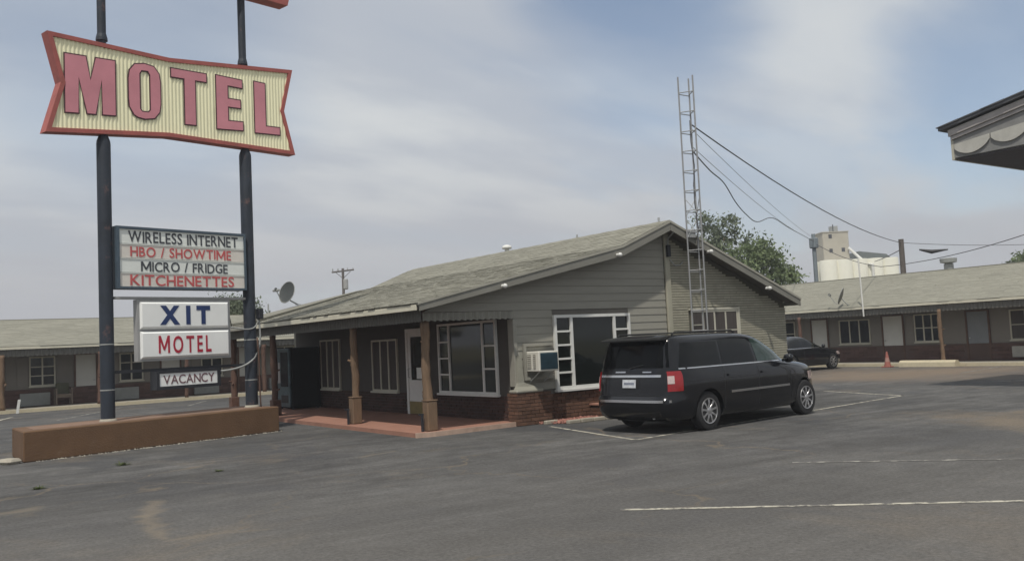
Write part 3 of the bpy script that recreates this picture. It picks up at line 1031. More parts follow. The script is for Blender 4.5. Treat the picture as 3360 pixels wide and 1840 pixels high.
def corr(mb, axis, plane, u0, u1, z0, z1, per=0.13, amp=0.012, sides=8):
    k = int((u1 - u0) / per * sides)
    for i in range(k):
        ua, ub = u0 + (u1 - u0) * i / k, u0 + (u1 - u0) * (i + 1) / k
        fa_, fb_ = math.cos(2 * math.pi * (ua - u0) / per), math.cos(2 * math.pi * (ub - u0) / per)
        za, zb = z0 + 0.022 * (1 - fa_) * 0.5, z0 + 0.022 * (1 - fb_) * 0.5
        mb.quad(PT(axis, ua, plane - amp * fa_, za), PT(axis, ub, plane - amp * fb_, zb), PT(axis, ub, plane - amp * fb_, z1), PT(axis, ua, plane - amp * fa_, z1))


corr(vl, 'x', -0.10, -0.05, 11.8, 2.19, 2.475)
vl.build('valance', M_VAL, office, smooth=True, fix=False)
vl = MB()
corr(vl, 'y', GW - 0.055, -0.08, 2.09, 2.20, 2.37, 0.14, 0.02)
vl.build('valance', mat('valance_grey', (0.24, 0.233, 0.20), 0.6, 0.1, 3), office, smooth=True, fix=False)
box('porch_beam', M_DKLOG, office, -0.05, 0.12, GW + 0.17, 11.8, 2.24, 2.435)
box('porch_beam', M_DKLOG, office, -0.05, 2.05, GW + 0.01, GW + 0.15, 2.24, 2.436)
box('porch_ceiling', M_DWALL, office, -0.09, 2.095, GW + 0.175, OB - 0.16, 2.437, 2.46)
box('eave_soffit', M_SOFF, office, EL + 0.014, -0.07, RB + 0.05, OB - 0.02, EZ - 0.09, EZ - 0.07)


def log_post(parent, x, y, z0, z1, r, m_, seed, n=12, name='porch_post', lean=0.0):
    g = random.Random(seed)
    rings = []
    K = 16
    cx_, cy_ = 0.0, 0.0
    for k in range(K + 1):
        t = k / K
        cx_ += g.uniform(-1, 1) * 0.014
        cy_ += g.uniform(-1, 1) * 0.014
        rr = r * (1.0 + 0.10 * math.sin(t * 9 + seed) + g.uniform(-0.08, 0.08))
        rings.append([(x + cx_ + lean * t + rr * math.cos(2 * math.pi * j / n) * (1 + 0.12 * math.sin(3 * j + seed)), y + cy_ + rr * math.sin(2 * math.pi * j / n), z0 + (z1 - z0) * t) for j in range(n)])
    mb = MB().loft(rings)
    o = mb.build(name, m_, parent, smooth=True)
    for q in range(3):
        a = g.uniform(0, 6.28)
        zz_ = z0 + (z1 - z0) * g.uniform(0.3, 0.8)
        MB().tube([(x + r * 0.6 * math.cos(a), y + r * 0.6 * math.sin(a), zz_), (x + (r + 0.05) * math.cos(a), y + (r + 0.05) * math.sin(a), zz_ + 0.03)], [0.035, 0.02], 7).build('branch_stub', m_, o)
    return o


for (x, y, mm_, sleeve) in ((0.10, 0.13, M_LOG, True), (0.02, 3.30, M_LOG, True), (0.02, 8.20, M_DKLOG, False), (0.02, 11.6, M_DKLOG, False)):
    p = log_post(office, x, y, 0.08, 2.25, 0.086, mm_, int(x * 100 + y * 10))
    if sleeve:
        MB().bbox(x - 0.112, x + 0.112, y - 0.112, y + 0.112, 0.086, 0.66, c=0.02).build('post_sleeve', M_LOGB, p)
        MB().bbox(x - 0.122, x + 0.122, y - 0.122, y + 0.122, 0.662, 0.685, c=0.01).build('post_cap', M_LOGB, p)
        br = MB()
        br.box(x - 0.20, x - 0.165, y - 0.03, y + 0.02, 0.087, 0.42)
        br.box(x - 0.26, x - 0.15, y - 0.02, y + 0.01, 0.40, 0.43)
        br.build('bracket', M_DKMET, p)
    else:
        MB().bbox(x - 0.12, x + 0.12, y - 0.12, y + 0.12, 0.086, 0.5, c=0.015).build('post_sleeve', M_DKLOG, p)

# roof vent, pipes, rake lamps
for (a, b, zz_, s) in ((6.6, 6.5, 4.36, 1.0),):
    MB().lathe([(0.07, 0), (0.07, 0.13), (0.075, 0.14)], (a, b, zz_), n=14).build('roof_vent', M_WHITE, roof)
    MB().lathe([(0.02, 0.125), (0.14, 0.13), (0.15, 0.17), (0.12, 0.22), (0.05, 0.245)], (a, b, zz_), n=18).build('vent_cap', M_WHITE, roof, smooth=True)
for (a, b, h) in ((6.5, 3.1, 0.16), (6.46, 0.0, 0.16), (1.2, 11.75, 0.35)):
    MB().tube([(a, b, top_z(a) - 0.02), (a, b, top_z(a) + h)], 0.025, 8).build('vent_pipe', M_GALV, roof)
for (a, zz_) in ((1.57, 2.87), (4.70, 3.55), (7.63, 3.68), (9.70, 2.79)):
    l_ = MB().lathe([(0.025, -0.02), (0.035, 0.0), (0.035, 0.04)], (a, RB - 0.04, zz_ - 0.015), axis='y', n=12).build('rake_lamp', M_WHITE, office)
    MB().lathe([(0.02, 0.0), (0.038, -0.02), (0.05, -0.06), (0.038, -0.10), (0.012, -0.115)], (a, RB - 0.06, zz_ - 0.02), axis='y', n=14).build('bulb', M_WHITE, l_, smooth=True)
# electrical fittings under the peak
MB().bbox(6.58, 6.68, GW - 0.16, GW - 0.08, 3.56, 3.84, c=0.01).build('meter_box', M_DKMET, office)
MB().tube([(6.63, GW - 0.1, 3.84), (6.64, GW - 0.12, 4.0), (6.55, RB + 0.03, 4.10)], 0.02, 6).build('service_conduit', M_CONDUIT, office)
MB().tube([(6.68, GW - 0.1, 3.5), (6.8, GW - 0.13, 3.36), (7.0, GW - 0.1, 3.36), (7.15, GW - 0.06, 3.45)], 0.014, 6).build('service_conduit', M_CONDUIT, office)

# red gravel bed with stone edging and a low brick planter beside the gable wall
gbed = MB()
tn = []
for k in range(2600):
    x, y = random.uniform(2.4, 7.2), random.uniform(-0.62, -0.03)
    if y < -0.62 + max(0, 2.9 - x) * 1.2 or (4.0 < x < 6.5 and y > -0.46) or (x < 2.95 and y > -0.13):
        continue
    s = random.uniform(0.015, 0.04)
    i = len(gbed.v)
    zz_ = random.uniform(0.01, 0.05)
    gbed.v += [(x - s, y - s * 0.6, zz_ - s * 0.4), (x + s, y - s * 0.8, zz_ - s * 0.3), (x + s * 0.2, y + s, zz_ - s * 0.3), (x, y, zz_ + s * 0.8)]
    gbed.f += [(i, i + 1, i + 3), (i + 1, i + 2, i + 3), (i + 2, i, i + 3)]
    tn += [random.uniform(0.6, 1.5)] * 3
gravel = gbed.build('gravel', M_GRAV, kind='stuff', tones=tn, fix=False)
gravel['label'] = 'red lava gravel along the office wall'
gravel['category'] = 'gravel'
planter = thing('brick_planter', 'low red brick planter with stone cap behind the minivan', 'planter', (5.3, -0.2, 0))
MB().bbox(4.05, 6.5, -0.44, -0.02, 0.0, 0.27, c=0.01).build('planter_body', M_MOR, planter)
bricks('bricks', planter, M_BRK, 4.05, 6.5, 0.0, 0.28, -0.44, 'y', 0.016, 0.21, 0.062, 0.012, 21)
bricks('bricks', planter, M_BRK, -0.44, -0.02, 0.0, 0.28, 4.05, 'x', 0.016, 0.21, 0.062, 0.012, 22)
for k in range(8):
    MB().bbox(4.01 + k * 0.315, 4.01 + k * 0.315 + 0.308, -0.48, -0.005, 0.272, 0.312, c=0.008).build('cap_stone', M_PATIO, planter)
edging = thing('garden_edging', 'row of short concrete edging stones round the red gravel bed', 'edging', (4.8, -0.66, 0))
for k in range(14):
    x = 2.55 + k * 0.33
    y = -0.66 + max(0, 2.9 - x) * 1.0
    MB().bbox(x, x + 0.315, y - 0.05, y + 0.05, 0.0, 0.07 + 0.02 * random.random(), c=0.012).build('edging_stone', M_CONC, edging)

# ---------------------------------------------------------------- air conditioner in the gable wall
ac = thing('air_conditioner', 'cream window air conditioner sticking out of the gable wall', 'air conditioner', (2.9, GW, 1.1))
MB().bbox(2.37, 2.89, -0.45, GW - 0.03, 1.10, 1.51, c=0.012).build('casing', M_AC, ac)
gr = MB()
gr.box(2.41, 2.855, -0.456, -0.451, 1.135, 1.475)
gro = gr.build('grille', M_ACG, ac)
for k in range(9):
    box('louvre', M_ACG, gro, 2.415, 2.85, -0.466, -0.457, 1.15 + k * 0.036, 1.162 + k * 0.036)
for (y0, y1) in ((-0.18, -0.06), (-0.34, -0.26)):
    v_ = box('side_vent', mat('ac_vent_shadow', (0.20, 0.19, 0.16), 0.6), ac, 2.362, 2.369, y0, y1, 1.16, 1.45)
    for k in range(7):
        box('louvre', M_AC, v_, 2.352, 2.3615, y0, y1, 1.175 + k * 0.040, 1.190 + k * 0.040)
for x in (2.45, 2.82):
    MB().tube([(x, -0.36, 1.098), (x, GW - 0.04, 0.88)], 0.012, 6).build('support_bracket', M_GALV, ac)

# ---------------------------------------------------------------- vending machine on the porch
vm = thing('vending_machine', 'tall black vending machine standing on the office porch', 'vending machine', (1.6, 10.3, 0.086))
MB().bbox(1.13, 2.02, 9.85, 10.85, 0.12, 1.87, c=0.02).build('cabinet', M_VEND, vm)
MB().bbox(1.07, 1.128, 9.87, 10.83, 0.16, 1.85, c=0.015).build('front_panel', M_VENDF, vm)
box('display_window', M_GLSB, vm, 1.060, 1.069, 9.95, 10.50, 0.75, 1.75)
box('coin_panel', M_SFRAME, vm, 1.060, 1.069, 10.56, 10.78, 0.85, 1.45)
box('delivery_flap', M_BLACK, vm, 1.060, 1.069, 9.98, 10.5, 0.28, 0.5)
for (x, y) in ((1.18, 9.92), (1.95, 9.92), (1.18, 10.78), (1.95, 10.78)):
    MB().lathe([(0.035, 0.0), (0.03, 0.034)], (x, y, 0.086), n=10).build('foot', M_DKMET, vm)

# ---------------------------------------------------------------- sign on its planter wall
SX, SY, SA = -6.56, 3.05, math.atan2(1.26, 5.05)
pw = thing('planter_wall', 'long low brown painted masonry planter wall under the motel sign', 'planter wall', (SX, SY, 0), SA, local=True)
w_ = MB()
w_.bbox(0, 5.38, 0, 0.24, 0.0, 0.548, c=0.02)
w_.v = [(x + 0.235 * y * max(0.0, 1 - x / 5.4), y, z) for x, y, z in w_.v]
w_.build('front_wall', M_PLANT, pw)
w_ = MB()
w_.bbox(0.004, 0.24, 0.242, 1.18, 0.0, 0.546, c=0.02)
w_.v = [(x + 0.235 * y * max(0.0, 1 - x / 5.4), y, z) for x, y, z in w_.v]
w_.build('end_wall', M_PLANT, pw)
w_ = MB()
w_.bbox(5.14, 5.376, 0.242, 1.18, 0.0, 0.546, c=0.02)
w_.v = [(x + 0.235 * y * max(0.0, 1 - x / 5.4), y, z) for x, y, z in w_.v]
w_.build('end_wall', M_PLANT, pw)
w_ = MB()
w_.bbox(0.004, 5.376, 1.182, 1.42, 0.0, 0.547, c=0.02)
w_.v = [(x + 0.235 * y * max(0.0, 1 - x / 5.4), y, z) for x, y, z in w_.v]
w_.build('back_wall', M_PLANT, pw)
w_ = MB()
w_.box(0.22, 5.16, 0.22, 1.20, 0.0, 0.552)
w_.v = [(x + 0.235 * y * max(0.0, 1 - x / 5.4), y, z) for x, y, z in w_.v]
w_.build('fill', mat('planter_fill', (0.20, 0.125, 0.085), 0.95, 0.2, 4), pw)
rb_ = MB().bbox(-0.28, 0.0, 0.0, 0.38, 0.0, 0.09, c=0.04).build('concrete_block', M_CONC)
rb_.location = (SX, SY, 0)
rb_.rotation_euler = (0, 0, SA + 0.3)
tag(rb_, 'broken pale concrete lump at the end of the planter wall', 'concrete lump')
# crumbled mortar along the foot of the wall
cr = MB()
for k in range(240):
    x = random.uniform(0.2, 5.4)
    y = -abs(random.gauss(0, 0.05)) - 0.01
    s = random.uniform(0.006, 0.022)
    i = len(cr.v)
    cr.v += [(x - s, y - s, 0.0), (x + s, y - s * .7, 0.0), (x, y + s, 0.0), (x, y, s)]
    cr.f += [(i, i + 1, i + 3), (i + 1, i + 2, i + 3), (i + 2, i, i + 3)]
co = cr.build('rubble', M_CONC, kind='stuff', fix=False)
co.location = (SX, SY, 0)
co.rotation_euler = (0, 0, SA)
co['label'] = 'crumbs of mortar along the foot of the planter wall'

sg = thing('motel_sign', 'tall roadside motel sign on two dark blue steel poles', 'sign', (SX, SY, 0.5), SA, local=True)
OFFSET[sg.name] = Vector((0, 0, 0.5))
PY = 0.60        # depth of the poles behind the planter's face


def sg_pole(x, z_sw):
    mb = MB()
    mb.lathe([(0.135, 0.5), (0.135, z_sw), (0.128, z_sw + 0.06), (0.092, z_sw + 0.16), (0.085, z_sw + 0.2), (0.085, 11.6)], (x, PY, 0), n=20)
    o = mb.build('pole', M_POLE, sg, smooth=R(40))
    for zz_ in (1.15, 2.05):
        MB().lathe([(0.139, 0), (0.141, 0.012), (0.139, 0.024)], (x, PY, zz_), n=20).build('weld_band', M_CONDUIT, o)
    MB().lathe([(0.17, 0.50), (0.165, 0.565), (0.14, 0.60)], (x, PY, 0), n=18).build('footing', M_CONC, o)
    return o


pL = sg_pole(1.81, 6.1)
pR = sg_pole(5.08, 6.25)
for (x, zz_) in ((1.81, 8.33), (5.08, 8.50)):
    MB().lathe([(0.115, 0), (0.11, 0.06), (0.09, 0.14)], (x, PY, zz_ - 0.1), n=16).build('pole_collar', M_POLE, sg)

# bow-tie banner with corrugated face
TOP = [(0.68, 8.145), (3.2, 8.135), (6.35, 8.50)]
BOT = [(0.63, 6.16), (3.16, 6.42), (6.36, 6.435)]
NL, NR = (0.93, 7.185), (6.08, 7.45)
outer = [TOP[0], TOP[1], TOP[2], NR, BOT[2], BOT[1], BOT[0], NL]


def inset(poly, d):
    """miter inset of a clockwise polygon in (x, z)"""
    n = len(poly)
    res = []
    for i in range(n):
        p0, p1, p2 = Vector(poly[i - 1]), Vector(poly[i]), Vector(poly[(i + 1) % n])
        e1, e2 = (p1 - p0).normalized(), (p2 - p1).normalized()
        n1, n2 = Vector((e1.y, -e1.x)), Vector((e2.y, -e2.x))
        b = (n1 + n2)
        b = b / max(0.2, b.dot(n1))
        res.append((p1.x + b.x * d, p1.y + b.y * d))
    return res


def ring_prism(mb, po, pi, y0, y1):
    n = len(po)
    i = len(mb.v)
    for P_, y in ((po, y0), (pi, y0), (po, y1), (pi, y1)):
        mb.v += [(a, y, c) for a, c in P_]
    for j in range(n):
        k = (j + 1) % n
        mb.f += [(i + j, i + k, i + n + k, i + n + j), (i + 2 * n + j, i + 2 * n + k, i + 3 * n + k, i + 3 * n + j),
                 (i + j, i + k, i + 2 * n + k, i + 2 * n + j), (i + n + j, i + n + k, i + 3 * n + k, i + 3 * n + j)]


F0 = PY - 0.12      # front plane of the banner
bn = MB()
ring_prism(bn, outer, inset(outer, 0.085), F0 - 0.03, PY + 0.12)
banner = bn.build('banner', M_SRED, sg, label='red framed bow tie banner with ribbed yellow face')
bk = MB()
pi2 = inset(outer, 0.08)
i0 = len(bk.v)
bk.v += [(a, F0 + 0.05, c) for a, c in pi2] + [(a, PY + 0.10, c) for a, c in pi2]
bk.f += [tuple(range(8)), tuple(range(15, 7, -1))]
bmx = bmesh.new()
bko = bk.build('backing', M_SFACE, banner, fix=False)
bmx.from_mesh(bko.data)
bmesh.ops.triangulate(bmx, faces=bmx.faces, ngon_method='EAR_CLIP')
bmx.to_mesh(bko.data)
bmx.free()


def lerp_poly(pts, x):
    for (x0, z0), (x1, z1) in zip(pts[:-1], pts[1:]):
        if x <= x1 or (x1, z1) == pts[-1]:
            return z0 + (z1 - z0) * (x - x0) / (x1 - x0)


ins = inset(outer, 0.07)
tp, bt = [ins[0], ins[1], ins[2]], [ins[6], ins[5], ins[4]]
nl, nr = ins[7], ins[3]
fc = MB()
per = 0.082
xs = np.arange(min(ins[0][0], ins[6][0]), max(ins[2][0], ins[4][0]), per / 4)
prof = [0.0, 0.0, 0.013, 0.013]


def iv(x):
    t, b = lerp_poly(tp, x), lerp_poly(bt, x)
    if x < nl[0]:
        zu = nl[1] + (ins[0][1] - nl[1]) * (nl[0] - x) / (nl[0] - ins[0][0])
        zl = nl[1] + (ins[6][1] - nl[1]) * (nl[0] - x) / (nl[0] - ins[6][0])
        return [(zu, t), (b, zl)]
    if x > nr[0]:
        zu = nr[1] + (ins[2][1] - nr[1]) * (x - nr[0]) / (ins[2][0] - nr[0])
        zl = nr[1] + (ins[4][1] - nr[1]) * (x - nr[0]) / (ins[4][0] - nr[0])
        return [(zu, t), (b, zl)]
    mid = (t + b) / 2
    return [(mid, t), (b, mid)]


for k in range(len(xs) - 1):
    xa, xb = xs[k], xs[k + 1]
    ya, yb = F0 + 0.01 - prof[k % 4], F0 + 0.01 - prof[(k + 1) % 4]
    for (a0, a1), (b0, b1) in zip(iv(xa), iv(xb)):
        if a1 - a0 > 0.002 or b1 - b0 > 0.002:
            fc.quad((xa, ya, min(a0, a1)), (xb, yb, min(b0, b1)), (xb, yb, b1), (xa, ya, a1))
fc.build('ribbed_face', M_SFACE, banner, fix=False)


def sheared(pts, x0, x1, zl0, zl1, zr0, zr1):
    """unit-square points mapped to a quad with vertical sides"""
    return [(x0 + (x1 - x0) * u, (zl0 + (zr0 - zl0) * u) * (1 - v) + (zl1 + (zr1 - zl1) * u) * v) for u, v in pts]


def big_letter(pts, x0, x1, zl0, zl1, zr0, zr1, hole=None):
    P_ = sheared(pts, x0, x1, zl0, zl1, zr0, zr1)

    def slab(name, poly, hl, ya, yb, m_):
        bm = bmesh.new()
        vs_ = [bm.verts.new((a, ya, c)) for a, c in poly]
        edges = [bm.edges.new((vs_[i], vs_[(i + 1) % len(vs_)])) for i in range(len(vs_))]
        if hl:
            hv = [bm.verts.new((a, ya, c)) for a, c in hl]
            edges += [bm.edges.new((hv[i], hv[(i + 1) % len(hv)])) for i in range(len(hv))]
        res = bmesh.ops.triangle_fill(bm, edges=edges, use_beauty=True)
        fs = [g for g in res['geom'] if isinstance(g, bmesh.types.BMFace)]
        ex = bmesh.ops.extrude_face_region(bm, geom=fs)
        for g in ex['geom']:
            if isinstance(g, bmesh.types.BMVert):
                g.co.y = yb
        bmesh.ops.recalc_face_normals(bm, faces=bm.faces)
        me = bpy.data.meshes.new(name)
        bm.to_mesh(me)
        bm.free()
        me.materials.append(m_)
        for v in me.vertices:
            v.co.z -= 0.5
        o = bpy.data.objects.new(name, me)
        COL.objects.link(o)
        o.parent = banner
        return o
    H_ = sheared(hole, x0, x1, zl0, zl1, zr0, zr1) if hole else None
    slab('letter_outline', inset(P_, -0.012), inset(H_, 0.012) if H_ else None, F0 - 0.008, F0 - 0.016, M_SOUT)
    slab('letter', inset(P_, 0.014), inset(H_, -0.014) if H_ else None, F0 - 0.012, F0 - 0.022, M_SLET)


big_letter([(0, 0), (0, 1), (0.42, 1), (0.5, 0.60), (0.60, 1), (1, 1), (1, 0), (0.72, 0), (0.72, 0.62), (0.60, 0), (0.42, 0), (0.27, 0.62), (0.27, 0)], 1.00, 2.02, 6.59, 7.78, 6.68, 7.83)
big_letter([(0.16, 0.06), (0.02, 0.2), (0, 0.35), (0, 0.7), (0.04, 0.85), (0.2, 0.97), (0.5, 1.0), (0.8, 0.97), (0.96, 0.85), (1, 0.7), (1, 0.3), (0.96, 0.15), (0.8, 0.03), (0.5, 0.0), (0.28, 0.02)], 2.28, 2.99, 6.69, 7.88, 6.73, 7.92,
           [(0.36, 0.18), (0.36, 0.80), (0.42, 0.86), (0.6, 0.86), (0.66, 0.80), (0.66, 0.18), (0.6, 0.14), (0.42, 0.14)])
big_letter([(0.36, 0), (0.36, 0.83), (0, 0.83), (0, 1), (1, 1), (1, 0.83), (0.68, 0.83), (0.68, 0)], 3.22, 4.07, 6.72, 7.93, 6.77, 7.96)
big_letter([(0, 0), (0, 1), (1, 1), (1, 0.83), (0.45, 0.83), (0.45, 0.60), (0.92, 0.60), (0.92, 0.43), (0.45, 0.43), (0.45, 0.18), (1, 0.18), (1, 0)], 4.29, 4.97, 6.755, 7.99, 6.81, 7.99)
big_letter([(0, 0), (0, 1), (0.45, 1), (0.45, 0.16), (1, 0.16), (1, 0)], 5.27, 5.96, 6.81, 8.03, 6.85, 8.03)

# sign above, only its lower right corner shows
up = MB()
up.loft([[(0.6, y, 9.94), (6.26, y, 10.06), (6.32, y, 10.28), (6.26, y, 11.9), (0.6, y, 11.9)] for y in (PY - 0.17, PY + 0.17)])
up.build('upper_sign', M_SRED, sg, label='rust red lower edge of a second sign box above')

# reader board
rd = MB()
ring_prism(rd, [(1.97, 4.44), (4.93, 4.44), (4.93, 3.17), (1.97, 3.17)], [(2.03, 4.39), (4.89, 4.39), (4.89, 3.215), (2.03, 3.215)], PY - 0.16, PY + 0.16)
reader = rd.build('reader_board', mat('reader_frame_blue', (0.07, 0.10, 0.13), 0.5, 0.2, 3), sg, label='white changeable letter board in a dark blue frame')
for k in range(4):
    z0_ = 3.216 + k * 0.2935
    box('board_panel', M_PANELG if k % 2 else M_PANELR, reader, 2.032, 4.888, PY - 0.13, PY + 0.13, z0_, z0_ + 0.285)
    box('letter_rail', M_PANELG, reader, 2.032, 4.888, PY - 0.142, PY - 0.131, z0_ + 0.268, z0_ + 0.284)
FY = PY - 0.132
letters('WIRELESS INTERNET', 2.22, 4.74, 4.12, 4.355, FY, M_TLBLK, reader, 0.012, skew=0.006)
letters('HBO / SHOWTIME', 2.26, 4.56, 3.83, 4.045, FY, M_TLRED, reader, 0.012, gap=0.10, skew=0.006)
letters('MICRO / FRIDGE', 2.48, 4.47, 3.53, 3.745, FY, M_TLBLK, reader, 0.012, skew=0.006)
letters('KITCHENETTES', 2.25, 4.62, 3.235, 3.46, FY, M_TLRED, reader, 0.012, skew=0.005)
# shelf under the reader board
box('crossbar', M_SFRAME, sg, 1.95, 4.95, PY - 0.06, PY + 0.06, 2.965, 3.015)

# two-panel name sign
nm = MB()
ring_prism(nm, [(2.405, 2.955), (4.53, 2.955), (4.53, 1.69), (2.405, 1.69)], [(2.455, 2.91), (4.485, 2.91), (4.485, 1.735), (2.455, 1.735)], PY - 0.08, PY + 0.08)
nm.box(2.455, 4.485, PY - 0.078, PY + 0.078, 2.30, 2.345)
nm.box(2.455, 4.485, PY - 0.02, PY + 0.02, 1.735, 2.30)
nm.box(2.455, 4.485, PY - 0.02, PY + 0.02, 2.345, 2.91)
name_sign = nm.build('name_sign', M_SFRAME, sg, label='grey framed sign box with two white panels')
for (z0_, z1_) in ((2.348, 2.908), (1.738, 2.297)):
    p = MB()
    a0, a1, e = 2.457, 4.483, 0.075
    p.loft([[(a0, PY - 0.03, z0_), (a1, PY - 0.03, z0_), (a1, PY - 0.03, z1_), (a0, PY - 0.03, z1_)],
            [(a0, PY - 0.085, z0_), (a1, PY - 0.085, z0_), (a1, PY - 0.085, z1_), (a0, PY - 0.085, z1_)],
            [(a0 + e * 0.5, PY - 0.125, z0_ + e * 0.6), (a1 - e * 0.5, PY - 0.125, z0_ + e * 0.6), (a1 - e * 0.5, PY - 0.125, z1_ - e * 0.5), (a0 + e * 0.5, PY - 0.125, z1_ - e * 0.5)]])
    p.build('sign_panel', M_PANEL, name_sign)
letters('XIT', 2.87, 4.02, 2.43, 2.83, PY - 0.1255, M_TLNAVY, name_sign, 0.055, gap=0.30)
letters('MOTEL', 2.83, 4.03, 1.83, 2.205, PY - 0.1255, M_TLCRIM, name_sign, 0.018, gap=0.26)
for s in (2.62, 4.3):
    MB().tube([(s, PY, 2.956), (s, PY, 2.966)], 0.02, 6).build('hanger', M_SFRAME, name_sign)

# vacancy box on its bar
bar = MB()
bar.box(1.95, 4.95, PY - 0.035, PY + 0.035, 1.475, 1.535)
bar.build('crossbar', M_DKMET, sg)
vc = MB()
ring_prism(vc, [(2.77, 1.473), (4.23, 1.473), (4.23, 1.09), (2.77, 1.09)], [(2.83, 1.425), (4.16, 1.425), (4.16, 1.155), (2.83, 1.155)], PY - 0.14, PY + 0.14)
vac = vc.build('vacancy_box', M_DKMET, sg, label='small black box sign with white VACANCY panel')
box('sign_panel', M_PANEL, vac, 2.832, 4.158, PY - 0.12, PY + 0.12, 1.157, 1.423)
letters('VACANCY', 2.92, 4.09, 1.195, 1.385, PY - 0.1205, M_TLVAC, vac, 0.008, gap=0.06)
# conduits beside the right pole
def bez(p0, p1, p2, p3, n=14):
    return [Vector(p0) * (1 - t) ** 3 + Vector(p1) * 3 * t * (1 - t) ** 2 + Vector(p2) * 3 * t * t * (1 - t) + Vector(p3) * t ** 3 for t in [i / n for i in range(n + 1)]]


MB().tube(bez((5.25, PY - 0.1, 2.55), (5.32, PY - 0.1, 1.9), (5.3, PY - 0.15, 1.42), (4.23, PY - 0.1, 1.40)), 0.022, 8).build('conduit', M_CONDUIT, sg, smooth=True)
MB().tube(bez((5.24, PY - 0.1, 2.62), (5.22, PY - 0.15, 2.2), (4.9, PY - 0.15, 2.28), (4.53, PY - 0.05, 2.36)), 0.017, 8).build('conduit', M_CONDUIT, sg, smooth=True)
MB().bbox(5.20, 5.32, PY - 0.2, PY - 0.06, 2.52, 2.76, c=0.01).build('junction_box', M_DKMET, sg)
MB().tube(bez((5.15, PY - 0.17, 2.1), (5.2, PY - 0.19, 1.5), (5.15, PY - 0.19, 1.1), (5.2, PY - 0.17, 0.55)), 0.016, 8).build('conduit', M_DKLOG, sg, smooth=True)
MB().tube([(4.53, PY, 2.75), (4.62, PY, 2.35)], 0.010, 6).build('stay', M_DKMET, sg)

# ---------------------------------------------------------------- lattice mast
M_MAST = mat('mast_steel', (0.30, 0.305, 0.31), 0.55, 0.15, 5, metal=0.2, stain=(5, 0.58, 0.5), stain_col=(0.19, 0.15, 0.13))
tw = thing('antenna_mast', 'slim galvanised lattice mast standing against the office gable', 'mast', (7.11, -0.5, 0))
legs = [(6.87, -0.48), (7.23, -0.48), (7.05, -0.78)]
for (x, y) in legs:
    MB().tube([(x, y, 0), (x + 0.02, y, 7.80 + random.uniform(0.0, 0.07))], 0.019, 8).build('leg', M_MAST, tw)
zz_ = 0.35
k = 0
while zz_ < 7.85:
    mb = MB()
    for i in range(3):
        a, b = legs[i], legs[(i + 1) % 3]
        h = 0.03 if i else 0.0
        mb.tube([(a[0] + 0.01, a[1], zz_ + h), (b[0] + 0.01, b[1], zz_ + h)], 0.012, 6)
    mb.build('rung', M_MAST, tw)
    zz_ += 0.47
for z0_ in (3.95, 4.45):
    mb = MB()
    for i in range(3):
        a, b = legs[i], legs[(i + 1) % 3]
        mb.tube([(a[0], a[1], z0_), (b[0], b[1], z0_ + 0.45)], 0.009, 5)
    mb.build('diagonal_brace', M_GALV, tw)
MB().bbox(6.91, 7.19, -0.475, -0.43, 3.98, 4.18, c=0.01).build('wall_bracket', M_GALV, tw)
for z0_ in (5.2, 3.7):
    MB().tube([(7.18, -0.50, z0_), (7.20, -0.55, z0_ + 0.5), (7.16, -0.52, z0_ + 1.1), (7.19, -0.50, z0_ + 1.6)], 0.012, 6).build('coax_cable', M_CABLE, tw)


# ---------------------------------------------------------------- satellite dishes
def dish(loc, aim, r, label, stem, m_=M_DISH):
    o = thing('satellite_dish', label, 'satellite dish', stem)
    c, d = Vector(loc), Vector(aim).normalized()
    a = d.cross(Vector((0, 0, 1))).normalized()
    b = a.cross(d)
    rings = []
    for q in (0.03, 0.3, 0.55, 0.78, 0.94, 1.0):
        rings.append([c + d * (0.16 * r * q * q) + (a * math.cos(2 * math.pi * j / 28) * 0.88 + b * math.sin(2 * math.pi * j / 28)) * r * q for j in range(28)])
    back = [[p - d * 0.012 for p in ring] for ring in rings[::-1]]
    mb = MB()
    mb.loft(rings + back, cap=True)
    ds = mb.build('reflector', m_, o, smooth=R(50))
    MB().tube([c + d * (0.16 * r) + a * math.cos(2 * math.pi * j / 28) * 0.88 * r + b * math.sin(2 * math.pi * j / 28) * r for j in range(29)], 0.012, 6).build('rim', M_CONDUIT, ds)
    foot = c - b * r * 0.95
    f = c + d * r * 1.45 - b * r * 0.30
    MB().tube([foot, foot + d * r * 0.5 - b * 0.02, f], 0.014, 6).build('feed_arm', M_CONDUIT, o)
    MB().tube([f - a * 0.12, f + a * 0.12], 0.04, 8).build('receiver', M_CONDUIT, o)
    MB().tube([f - d * 0.06, f + d * 0.05 + b * 0.04], 0.045, 8).build('receiver', M_DISH, o)
    MB().tube([c - d * 0.03 - b * 0.1, c - d * 0.16 - b * 0.2, Vector(stem)], 0.022, 8).build('stem', M_CONDUIT, o)
    MB().lathe([(0.09, 0), (0.09, 0.015)], stem, n=12).build('foot_plate', M_CONDUIT, o)
    return o


dish((1.85, 11.75, 3.60), (-0.95, -0.45, 0.35), 0.35, 'grey satellite dish on the far corner of the office roof', (2.15, 11.7, top_z(2.15) + 0.09))

